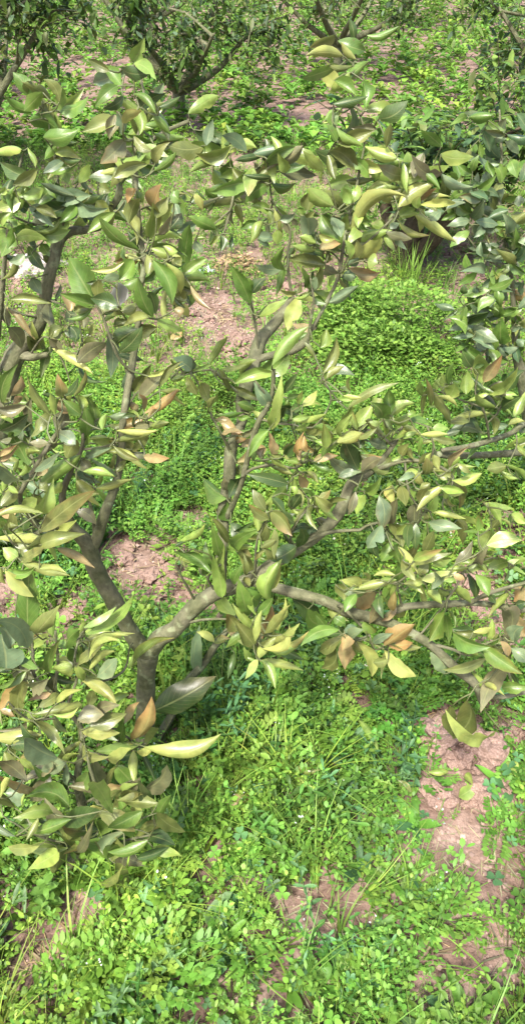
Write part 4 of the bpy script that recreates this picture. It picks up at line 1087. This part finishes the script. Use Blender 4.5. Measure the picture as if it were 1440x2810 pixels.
def build_tree(key, name, label, cat, group, extra=None, seed=1, max_leaf=300, fill=.5):
    r_ = random.Random(seed)
    base = None
    skel_px, skel_Y, skel_r, nodes = [], [], [], []
    tubes = []
    for bi, br in enumerate(S[key]):
        pts, rad, pp = [], [], []
        for (t, x, y, Y, rm) in br:
            u, v = px(t, x, y)
            p = at_depth(u, v, Y, -1 if bi == 0 else .02)
            pts.append(p); rad.append((rm * .78 if rm > 17 else rm * (.5 + .28 * max(0, rm - 4) / 13)) / 1000); pp.append((u, v, Y, rm))
        if bi == 0:
            g = pts[0].copy()
            d = ray(*px(*br[0][:3]))
            gz = float(height(g.x, g.y))
            root = Vector((g.x, g.y, gz - .02))
            if g.z > gz - .01:
                pts.insert(0, root); rad.insert(0, rad[0] * 1.15); pp.insert(0, pp[0])
            base = Vector((g.x, g.y, gz))
        for i in range(len(pp) - 1):
            for k in range(6):
                t = k / 6
                skel_px.append((pp[i][0] * (1 - t) + pp[i + 1][0] * t, pp[i][1] * (1 - t) + pp[i + 1][1] * t))
                skel_r.append(pp[i][3])
                skel_Y.append(pp[i][2] * (1 - t) + pp[i + 1][2] * t)
        P_, r2 = catmull(pts, rad)
        tubes.append((P_, r2))
        nodes += P_
    skel_px = np.array(skel_px); skel_Y = np.array(skel_Y)
    root = empty(name, base)
    tag(root, label, cat, group)
    def child(nm, V, F, mat, UV=None, C=None, kind=None):
        V = [v - base for v in V]
        q = [f for f in F]
        o = link(nm, mesh_np(nm, np.array([tuple(v) for v in V]), np.array(q), mat, True, None if C is None else np.array([tuple(c) for c in C]), UV), root)
        if kind: o['kind'] = kind
        return o
    for i, (P_, r2) in enumerate(tubes):
        big = r2[0] > .012
        V, F, UV = tube(P_, r2, 12 if big else 7, .07 if big else .05, r_)
        child('trunk' if i == 0 else 'branch', V, F, M_BARK, UV)
    # leaves
    items = []
    for t, txt in LV.get(key, {}).items():
        for it in txt.split():
            f = it.split(',')
            bx, by, tx, ty, w = map(float, f[:5])
            items.append((*px(t, bx, by), *px(t, tx, ty), w * TS, f[5][0], f[5][1], 0))
    # companions: leaves tucked half behind the traced ones
    for (u0, v0, u1, v1, w, st, ck, ex) in list(items) * 2:
        k_ = int(((skel_px[:, 0] - u0) ** 2 + (skel_px[:, 1] - v0) ** 2).argmin())
        if r_.random() < fill and skel_r[k_] < 8:
            an = math.atan2(v1 - v0, u1 - u0) + r_.choice((-1, 1)) * r_.uniform(.5, 1.7)
            Lp = math.hypot(u1 - u0, v1 - v0) * r_.uniform(.6, 1.0)
            Lp = min(max(Lp, 34), 80)
            s2 = r_.choice('ffupp')
            c2 = r_.choice((ck, 'g', 'g', 'o', 'd', 'l', 'l'))
            items.append((u0 + r_.gauss(0, 6), v0 + r_.gauss(0, 6), u0 + Lp * math.cos(an), v0 + Lp * .9 * math.sin(an) + Lp * .25, Lp * (r_.uniform(.28, .4) if s2 != 'p' else .22), s2, c2, .5))
    if extra:
        items += [(*e, 1) for e in extra(r_)]
    recs = []
    for (u0, v0, u1, v1, w, st, ck, ex) in items:
        dd = (skel_px[:, 0] - u0) ** 2 + (skel_px[:, 1] - v0) ** 2
        k = int(dd.argmin())
        pxd = math.sqrt(dd[k])
        Y = skel_Y[k] + r_.uniform(-.05, .03) - min(.05, pxd * .0005) + (.05 if ex == .5 else 0)
        Pb = at_depth(u0, v0, Y)
        lp = math.hypot(u1 - u0, v1 - v0)
        dist = (Pb - CAM).length
        L = lp / FN * dist
        Yt = Y + r_.gauss(-.12, .4) * L
        Q = at_depth(u1, v1, Yt, .03)
        Q = Pb + (Q - Pb) * (1.22 if not ex else 1.12)
        if Q.z < .025: Q.z = .025
        recs.append((pxd, Pb, Q, w / FN * dist * ((1.06 if st != 'p' else 1.15) if not ex else 1.0), st, ck, lp * w, ex))
    # twigs: each leaf stalk joins the nearest wood
    recs.sort(key=lambda a: a[0])
    arr = np.array([tuple(p) for p in nodes])
    TV, TF = [], []
    for (pxd, Pb, Q, w, st, ck, ar, ex) in recs:
        q = np.array(tuple(Pb))
        j = int(((arr - q) ** 2).sum(1).argmin())
        A = Vector(arr[j])
        D = Pb - A
        if D.length > .002:
            mid = A + D * .5 + Vector((r_.gauss(0, .1), r_.gauss(0, .1), r_.gauss(-.05, .12))) * D.length
            Pn, rn = catmull([A, mid, Pb + (Q - Pb) * .02], [.0015, .0013, .001], .012)
            V, F, _ = tube(Pn, rn, 5)
            o = len(TV)
            TV += V; TF += [tuple(i + o for i in f) for f in F]
            arr = np.concatenate([arr, np.array([tuple(p) for p in Pn[:-1]])])
    if TV:
        child('twigs', TV, TF, M_TWIG, kind='stuff')
    recs.sort(key=lambda a: (a[7], -a[6]))
    SV, SF, SC, SU = [], [], [], []
    for i, (pxd, Pb, Q, w, st, ck, ar, ex) in enumerate(recs):
        V, F, C, UV = leaf_geo(Pb, Q, w, st, ck, r_)
        if i < max_leaf:
            me = mesh_np('leaf', np.array([tuple(v - Pb) for v in V]), np.array(F), M_LEAF, True, np.array([tuple(c) for c in C]), np.array(UV))
            link('leaf', me, root, Pb - base)
        else:
            o = len(SV)
            SV += V; SF += [tuple(k + o for k in f) for f in F]; SC += C; SU += UV
    if SV:
        child('small_leaves', SV, SF, M_LEAF, SU, SC, 'stuff')
    return root

M_TWIG, _n, _l, _b = nmat('green_twig')
_no = nd(_n, 'ShaderNodeTexNoise'); _no.inputs['Scale'].default_value = 40
_rp = nd(_n, 'ShaderNodeValToRGB')
_rp.color_ramp.elements[0].color = (.03, .038, .014, 1); _rp.color_ramp.elements[1].color = (.11, .125, .04, 1)
_l.new(_no.outputs['Fac'], _rp.inputs[0]); _l.new(_rp.outputs[0], _b.inputs['Base Color'])
_b.inputs['Roughness'].default_value = .6

COLW = 'gggllloooddybm'
def spray(regions, n, l0=60, l1=98, cols=COLW, styles='ffffupp'):
    """more leaves where the limbs run on outside the photograph: regions are (u0, v0, u1, v1)"""
    def f(r_):
        out = []
        for k in range(n):
            (a, b_, c, d) = r_.choice(regions)
            u, v = r_.uniform(a, c), r_.uniform(b_, d)
            an = r_.uniform(0, 6.28); L = r_.uniform(l0, l1)
            st = r_.choice(styles)
            out.append((u, v, u + L * math.cos(an), v + L * .8 * math.sin(an), L * (r_.uniform(.32, .46) if st != 'p' else r_.uniform(.2, .3)), st, r_.choice(cols)))
        return out
    return f

build_tree('M', 'citrus_tree', 'wilting young citrus tree with forked grey trunk and curled yellow-green leaves', 'tree', None,
           spray([(300, 160, 450, 330), (310, 300, 440, 500), (900, 90, 1030, 330), (880, 300, 1060, 500), (1080, 400, 1230, 500), (690, 420, 800, 510)], 120), seed=11)
build_tree('L', 'citrus_tree', 'citrus tree with mossy brown bent limb arching over the pale stone', 'tree', None,
           spray([(0, 390, 300, 510), (60, 240, 180, 420), (300, 330, 440, 470), (400, 310, 560, 420), (0, 1250, 90, 1500), (560, 380, 680, 500), (0, 540, 120, 700), (80, 520, 330, 600)], 130, 60, 100, 'gggllloodb'), seed=12)
build_tree('R', 'citrus_tree', 'bluish green citrus tree with dense small leaves beside the round weed mound', 'tree', None,
           spray([(1250, 520, 1440, 920), (1290, 700, 1440, 1000), (1280, 300, 1440, 520), (1200, 510, 1330, 600)], 150, 45, 72, 'bbeegggdo', 'fffffu'), seed=13, fill=.3)
build_tree('F', 'citrus_shrub', 'low citrus shrub with withered olive and tan leaves beside the forked trunk', 'shrub', None,
           spray([(20, 2200, 440, 2330), (120, 2300, 380, 2380)], 55, 75, 115), seed=14)
# ------------------------------------------------------------------ orchard trees standing further back
def orchard_tree(x, y, label, seed, hgt=2.0, spread=1.0, nleaf=2600, stems=None, zlow=.3, cols='gggoldb', bark=None):
    r_ = random.Random(seed)
    z0 = float(height(x, y))
    base = Vector((x, y, z0))
    root = empty('orchard_tree', base)
    tag(root, label, 'tree', 'citrus trees of the orchard behind')
    ends = []
    def tub(nm, P, rad, sides):
        Pn, rn = catmull(P, rad, .05)
        V, F, UV = tube(Pn, rn, sides, .07, r_)
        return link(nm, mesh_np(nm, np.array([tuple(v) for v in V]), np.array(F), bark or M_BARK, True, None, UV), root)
    O = Vector((0, 0, -.04))
    limbs = stems or []
    if not limbs:
        hub = Vector((r_.uniform(-.05, .05), r_.uniform(-.05, .05), hgt * .13))
        tub('trunk', [O, hub * .5, hub], [.07, .055, .05], 10)
        for k in range(6):
            a = k * 1.05 + r_.uniform(-.5, .5)
            e = Vector((math.cos(a) * spread * .75, math.sin(a) * spread * .75, hgt * r_.uniform(.38, .75)))
            limbs.append(([hub, hub.lerp(e, .5) + Vector((r_.uniform(-.1, .1), r_.uniform(-.1, .1), -.08)), e], [.04, .026, .01]))
    else:
        tub('trunk', *limbs[0], 12)
        limbs = limbs[1:]
    for P, rad in limbs:
        tub('branch', P, rad, 8)
        for t in (.35, .55, .75, .95):
            q = P[-2].lerp(P[-1], t)
            a = r_.uniform(0, 6.28)
            e = q + Vector((math.cos(a), math.sin(a), r_.uniform(-.5, .7))) * spread * r_.uniform(.35, .6)
            e.z = max(e.z, zlow)
            tub('branch', [q, q.lerp(e, .5) + Vector((0, 0, .05)), e], [.012, .008, .004], 5)
            for k in range(5):
                f = q.lerp(e, r_.uniform(.3, 1)) + Vector((r_.gauss(0, .16), r_.gauss(0, .16), r_.gauss(0, .14)))
                f.z = max(f.z, zlow)
                ends.append((q.lerp(e, .6), f))
    g = Geo()
    for (a, b_) in ends:
        stem(g, [np.array(a), np.array(b_)], .003, np.array((.1, .1, .04)))
    for k in range(nleaf):
        a, b_ = r_.choice(ends)
        p = a.lerp(b_, r_.uniform(.3, 1.05)) + Vector((r_.gauss(0, .07), r_.gauss(0, .07), r_.gauss(0, .06)))
        d = np.array([r_.gauss(0, 1), r_.gauss(0, 1), r_.gauss(-.15, .55)])
        ck = r_.choice(cols)
        c = np.array(LC[ck]) * r_.uniform(.7, 1.25)
        L = r_.uniform(.055, .095)
        small_leaf(g, np.array(p), d, L, L * r_.uniform(.35, .5), c, r_.uniform(-.3, .6), r_.uniform(0, .5))
    v, f, c = g.arrays()
    o = link('crown', mesh_np('crown', v, f, M_WEED, True, c), root)
    o['kind'] = 'stuff'
    return root

# thick forked trunk behind the grass tuft
_b0 = on_ground(1118, 745)
def rel(u, v, Y):
    return at_depth(u, v, Y) - Vector((_b0.x, _b0.y, float(height(_b0.x, _b0.y))))
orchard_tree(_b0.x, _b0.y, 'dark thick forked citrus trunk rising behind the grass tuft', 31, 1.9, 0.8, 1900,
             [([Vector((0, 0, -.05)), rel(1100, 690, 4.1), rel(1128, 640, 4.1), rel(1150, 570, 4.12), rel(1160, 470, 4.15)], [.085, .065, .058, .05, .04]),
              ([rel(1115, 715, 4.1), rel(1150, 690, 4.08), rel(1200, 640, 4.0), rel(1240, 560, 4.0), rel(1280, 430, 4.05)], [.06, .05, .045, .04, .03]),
              ([rel(1100, 690, 4.1), rel(1076, 640, 4.1), rel(1062, 590, 4.15), rel(1040, 480, 4.2)], [.05, .045, .035, .02])], .5, 'ggedogl', M_BARK_OLD_SHADED)
for (x, y, lb, sd_, h_, sp) in ((-2.0, 5.6, 'bushy citrus tree behind the arching mossy limb', 32, 1.9, .95), (-.75, 7.6, 'round citrus tree standing alone on the far weedy strip', 33, 2.0, 1.0), (2.5, 6.6, 'leafy citrus tree behind the thick forked trunk', 34, 2.1, 1.1), (-3.4, 9.0, 'tall leafy citrus tree beyond the bushy one', 35, 2.2, 1.2),
                               (.9, 10.4, 'broad citrus tree in the middle of the back row', 36, 2.3, 1.3), (3.9, 11, 'wide citrus tree at the end of the back row', 37, 2.3, 1.3), (-1.6, 13, 'small distant citrus tree behind the lone round one', 38, 2.4, 1.4), (2.6, 16, 'most distant citrus tree on the orchard floor', 39, 2.4, 1.5), (-4.9, 16, 'distant citrus tree past the tall leafy one', 40, 2.4, 1.5)):
    orchard_tree(x, y, lb, sd_, h_, sp, 3000)

# ------------------------------------------------------------------ single plants one can pick out
def plant(name, label, cat, u, v, top, builder, n, seed, group=None):
    """a weed whose leaves are parts; (u, v) is the middle of its leaves, top their height"""
    r_ = random.Random(seed)
    p = on_ground(u, v, top)
    b_ = Vector((p.x, p.y, float(height(p.x, p.y))))
    root = empty(name, b_)
    tag(root, label, cat, group)
    for k in range(n):
        g = Geo()
        builder(g, k, n, r_)
        vv, ff, cc = g.arrays()
        link('leaf', mesh_np('leaf', vv, ff, M_WEED, True, cc), root)
    return root

def b_fern(ln):
    def f(g, k, n, r_):
        a = k * 6.28 / n + r_.uniform(-.3, .3)
        fern_leaf(g, (0, 0, .01), (math.cos(a), math.sin(a), r_.uniform(.7, 1.5)), ln * r_.uniform(.85, 1.2), G1 * r_.uniform(1.0, 1.3), r_, .55)
    return f
def b_clover(h, sz, spread):
    def f(g, k, n, r_):
        top = np.array([r_.gauss(0, spread), r_.gauss(0, spread), h * r_.uniform(.75, 1.15)])
        stem(g, [(0, 0, 0), top * np.array([.5, .5, .6]), top], .0008, G0)
        clover_leaf(g, top, np.array((.10, .30, .035)) * r_.uniform(.9, 1.25), sz * r_.uniform(.8, 1.2), r_)
    return f
def b_broad(ln, wr=.24, up=1.2, c=GB):
    def f(g, k, n, r_):
        a = k * 6.28 / n + r_.uniform(-.4, .4)
        blade_leaf(g, (0, 0, .005), (math.cos(a), math.sin(a), r_.uniform(.5, 1.3) * up), ln * r_.uniform(.75, 1.2), ln * wr * r_.uniform(.8, 1.2), c * r_.uniform(.95, 1.3), r_.uniform(.3, .7), .06, r_, 8)
    return f
def b_grass(h):
    def f(g, k, n, r_):
        a = r_.uniform(0, 6.28); d = (math.cos(a) * r_.uniform(.1, .5), math.sin(a) * r_.uniform(.1, .5), 1)
        blade_leaf(g, (r_.gauss(0, .03), r_.gauss(0, .03), 0), d, h * r_.uniform(.6, 1.15), .006, G1 * r_.uniform(.9, 1.2), r_.uniform(.05, .3), 0, r_, 5)
    return f

plant('fern_leaf_weed', 'feathery bright green weed in the open beyond the big dark leaf', 'weed', 670, 1925, .07, b_fern(.075), 8, 1)
plant('fern_leaf_weed', 'feathery bright green weed at the foot of the leaning low stem', 'weed', 585, 1880, .06, b_fern(.06), 7, 2)
plant('fern_leaf_weed', 'feathery green weed between the clover and the leaning stem', 'weed', 820, 1930, .06, b_fern(.05), 7, 3)
plant('clover_plant', 'large leafy clover with round three-part leaves in the weeds', 'clover', 1035, 1950, .07, b_clover(.07, .0135, .03), 16, 4)
plant('clover_plant', 'small clover tucked beside the soil clods', 'clover', 1150, 1985, .06, b_clover(.055, .012, .018), 8, 5)
plant('broad_leaf_weed', 'blue-green lance-leaved weed between clover and soil clods', 'weed', 1095, 1985, .05, b_broad(.085), 9, 6)
plant('broad_leaf_weed', 'pale green lance-leaved weed below the drooping broken limb', 'weed', 1120, 1890, .05, b_broad(.07, .2), 8, 7)
plant('broad_leaf_weed', 'low lance-leaved weed in front of the clover patch', 'weed', 1010, 2120, .04, b_broad(.075, .2), 8, 8)
plant('broad_leaf_weed', 'blue-green lance-leaved weed in the middle of the near ground cover', 'weed', 840, 1990, .05, b_broad(.06, .28), 8, 9)
plant('broad_leaf_weed', 'round-leaved green weed behind the yellow rolled leaf', 'weed', 600, 1985, .05, b_broad(.045, .5), 7, 10)
plant('broad_leaf_weed', 'leafy green weed on the soil beside the clods', 'weed', 1365, 2040, .04, b_broad(.05, .35, 1.0, G0), 9, 11)
plant('grass_tuft', 'upright grass tuft in front of the thick forked trunk', 'grass', 1135, 740, .12, b_grass(.3), 34, 12)
plant('dry_grass_tuft', 'dry straw-coloured grass tuft in the weeds left of the centre limb', 'grass', 525, 1165, .05,
      lambda g, k, n, r_: blade_leaf(g, (r_.gauss(0, .02), r_.gauss(0, .02), 0), (r_.gauss(0, .6), r_.gauss(0, .6), .8), r_.uniform(.05, .11), .006, STRAW * r_.uniform(.7, 1.2), .5, .1, r_, 5), 22, 13)

# round mound of fine weeds
def mound(u, v, label, rx, ry, h, n, seed, cols, ls):
    r_ = random.Random(seed)
    p = on_ground(u, v)
    b_ = Vector((p.x, p.y, float(height(p.x, p.y))))
    root = empty('weed_mound', b_)
    tag(root, label, 'weed')
    g, gs = Geo(), Geo()
    lumps = [(0, 0, 1, 1)] + [(r_.uniform(-.75, .75), r_.uniform(-.75, .75), r_.uniform(.35, .62), r_.uniform(.45, .95)) for _ in range(9)]
    wts = [l_[2] ** 2 for l_ in lumps]; wts[0] *= .6
    def where():
        (ox, oy, q0, hh) = r_.choices(lumps, wts)[0]
        a, q = r_.uniform(0, 6.28), math.sqrt(r_.random())
        return np.array([(ox + math.cos(a) * q * q0) * rx, (oy + math.sin(a) * q * q0) * ry, h * hh * math.sqrt(max(.02, 1 - q * q))]), a, q
    for k in range(170):
        e, a, q = where()
        e[2] *= r_.uniform(.85, 1.3)
        stem(gs, [(e[0] * .5, e[1] * .5, 0), e * np.array([.85, .85, .55]), e], .0012, G0)
        for t in (.7, .8, .9, 1.0):
            small_leaf(gs, e * np.array([1, 1, t]), (r_.gauss(0, 1), r_.gauss(0, 1), .6), ls * .8, ls * .35, G1 * r_.uniform(.8, 1.2))
    for k in range(n):
        e, a, q = where()
        e[2] *= 1 - abs(r_.gauss(0, .2))
        d = np.array([math.cos(a) * q + r_.gauss(0, .6), math.sin(a) * q + r_.gauss(0, .6), r_.uniform(.2, 1.1)])
        L = ls * r_.uniform(.5, 1.5)
        small_leaf(g, e, d, L, L * r_.uniform(.4, .75), r_.choice(cols) * r_.uniform(.75, 1.25), .25, .25, lod=0 if L > .02 else 1)
    v_, f_, c_ = g.arrays()
    o = link('foliage', mesh_np('foliage', v_, f_, M_WEED, True, c_), root); o['kind'] = 'stuff'
    v_, f_, c_ = gs.arrays()
    o = link('stems', mesh_np('stems', v_, f_, M_WEED, True, c_), root); o['kind'] = 'stuff'
    return root
mound(1085, 960, 'round mound of small-leaved bright green weeds', .36, .36, .30, 9500, 21, [G0, G1, G1, G0 * .75], .022)
mound(960, 960, 'low yellowish weed mound spreading beside the round one', .26, .25, .15, 3600, 22, [G1, G0, GY], .017)
mound(1390, 1350, 'leafy green weed clump under the cut-off side branches', .2, .16, .13, 1700, 23, [G0, GB, G2], .022)
mound(1180, 1300, 'low green weed clump below the end of the cut-off branch', .17, .13, .09, 1300, 24, [G0, G1, GB], .018)

# ------------------------------------------------------------------ fallen leaves, stones, litter
FALL = [('D2', 650, 950, 690, 1180, 130, 'f', 'g', 'large green leaf lying on the near weeds'), ('D2', 870, 900, 1060, 930, 60, 'p', 'o', 'olive curled leaf fallen among the thin stalks'), ('D2', 890, 990, 1000, 1060, 40, 'p', 'l', 'slim lime leaf fallen beside the olive curled one'),
        ('D2', 360, 1165, 560, 1130, 95, 'f', 't', 'tan dry leaf fallen at the near edge of the weeds'), ('D2', 1030, 1170, 1100, 1090, 60, 'u', 'l', 'lime leaf fallen below the lance-leaved weed'), ('D3', 620, 945, 770, 950, 50, 'u', 'l', 'narrow lime leaf lying on straw below the clods'),
        ('D3', 840, 1130, 980, 1040, 90, 'f', 'l', 'broad yellow-green leaf lying on the bare soil'), ('D3', 890, 960, 940, 1040, 50, 'f', 'l', 'small lime leaf overlapping the broad yellow-green one'), ('D3', 1190, 870, 1250, 980, 70, 'f', 'l', 'pale green leaf leaning on the small clods'),
        ('D3', 1150, 1070, 1180, 900, 50, 'p', 'g', 'rolled green leaf standing on the bare soil'), ('D3', 1190, 680, 1260, 780, 40, 'u', 'l', 'thin yellow-green leaf beside the leafy soil weed'), ('D3', 990, 740, 1090, 730, 40, 'f', 'l', 'small light green leaf on top of the clods'),
        ('D3', 110, 560, 260, 800, 60, 'p', 'l', 'long bright lime leaf fallen across the clover'), ('D3', 400, 1010, 500, 1110, 55, 'f', 'o', 'olive leaf fallen under the low lance-leaved weed'), ('A2', 0, 1050, 50, 1120, 40, 'f', 't', 'tan leaf fallen on the grass behind the thin stem'),
        ('B1', 1240, 50, 1320, 60, 40, 'f', 't', 'pale tan leaf fallen on the bright weeds')]
rf = random.Random(8)
for (t, bx, by, tx, ty, w, st, ck, lb) in FALL:
    u0, v0 = px(t, bx, by); u1, v1 = px(t, tx, ty)
    zz = .05 if bare(*on_ground(u0, v0).xy) < .5 else .02
    A, B = on_ground(u0, v0, zz), on_ground(u1, v1, zz + rf.uniform(-.005, .02))
    V, F, C, UV = leaf_geo(A, B, w * TS / FN * (A - CAM).length, st, ck, rf)
    o = link('fallen_leaf', mesh_np('fallen_leaf', np.array([tuple(v - A) for v in V]), np.array(F), M_LEAF, True, np.array([tuple(c) for c in C]), np.array(UV)), None, A)
    tag(o, lb, 'leaf', 'leaves fallen on the ground')

def rock(name, u, v, w, label, mat, seed, zs=.8):
    p = on_ground(u, v)
    s_ = w / 2 / FN * (p - CAM).length
    me = lump_mesh(name, seed, mat, .38, 3)
    o = link(name, me, None, (p.x, p.y + s_ * .5, float(height(p.x, p.y)) + s_ * .28))
    o.scale = (s_, s_ * .8, s_ * zs)
    tag(o, label, 'stone')
    return o
rock('stone', 90, 765, 112, 'pale grey-white stone behind the arching mossy limb', M_STONE, 3, .95)
rock('stone', 170, 735, 36, 'small white stone beside the mossy limb', M_STONE, 4)
rock('stone', 1278, 690, 56, 'brown rock beside the bluish green citrus', M_ROCK, 5, 1.0)
rock('stone', 1240, 640, 40, 'dark brown rock behind the thick forked trunk', M_ROCK, 6, 1.0)

def litter(u, v, label, n, rx, ry, seed):
    r_ = random.Random(seed)
    p = on_ground(u, v)
    g = Geo()
    for k in range(n):
        a, q = r_.uniform(0, 6.28), r_.random()
        z = .03 * (1 - q) * r_.random() + .012
        blade_leaf(g, (math.cos(a) * q * rx, math.sin(a) * q * ry, z), (r_.gauss(0, 1), r_.gauss(0, 1), r_.uniform(-.1, .4)), r_.uniform(.03, .07), r_.uniform(.006, .018), np.array((.50, .36, .19)) * r_.uniform(.45, 1.4), .2, .15, r_, 5)
    v_, f_, c_ = g.arrays()
    o = link('dry_leaf_litter', mesh_np('dry_leaf_litter', v_, f_, M_WEED, True, c_), None, (p.x, p.y, float(height(p.x, p.y))))
    tag(o, label, 'leaf litter', kind='stuff')
litter(650, 735, 'heap of dry tan leaf litter on the soil behind the tree', 170, .15, .16, 51)
litter(1385, 560, 'scatter of dry tan litter behind the bluish green citrus', 120, .22, .25, 52)
litter(1215, 1510, 'dry straw and twigs on the soil under the right-hand sprays', 110, .06, .05, 53)

# crumpled scrap of pale plastic
p = on_ground(567, 742)
g = Geo(); r_ = random.Random(4)
N = 7
VV = [(.09 * (i / N - .5) + r_.gauss(0, .004), .06 * (j / N - .5) + r_.gauss(0, .004), .018 + r_.gauss(0, .010)) for i in range(N + 1) for j in range(N + 1)]
FF = [(i * (N + 1) + j, (i + 1) * (N + 1) + j, (i + 1) * (N + 1) + j + 1, i * (N + 1) + j + 1) for i in range(N) for j in range(N)]
M_PL, _n, _l, _b = nmat('pale_plastic')
_no = nd(_n, 'ShaderNodeTexNoise'); _no.inputs['Scale'].default_value = 30
_rp = nd(_n, 'ShaderNodeValToRGB'); _rp.color_ramp.elements[0].color = (.35, .42, .5, 1); _rp.color_ramp.elements[1].color = (.7, .74, .76, 1)
_l.new(_no.outputs['Fac'], _rp.inputs[0]); _l.new(_rp.outputs[0], _b.inputs['Base Color'])
_b.inputs['Roughness'].default_value = .35
o = link('plastic_scrap', mesh_np('plastic_scrap', VV, FF, M_PL, False), None, (p.x, p.y, float(height(p.x, p.y))))
tag(o, 'crumpled pale bluish plastic scrap beside the leaf litter heap', 'plastic')

#print('TRIS', sum(sum(len(p.vertices) - 2 for p in me.polygons) if len(me.polygons) < 2000 else len(me.loops) - 2 * len(me.polygons) for me in bpy.data.meshes))
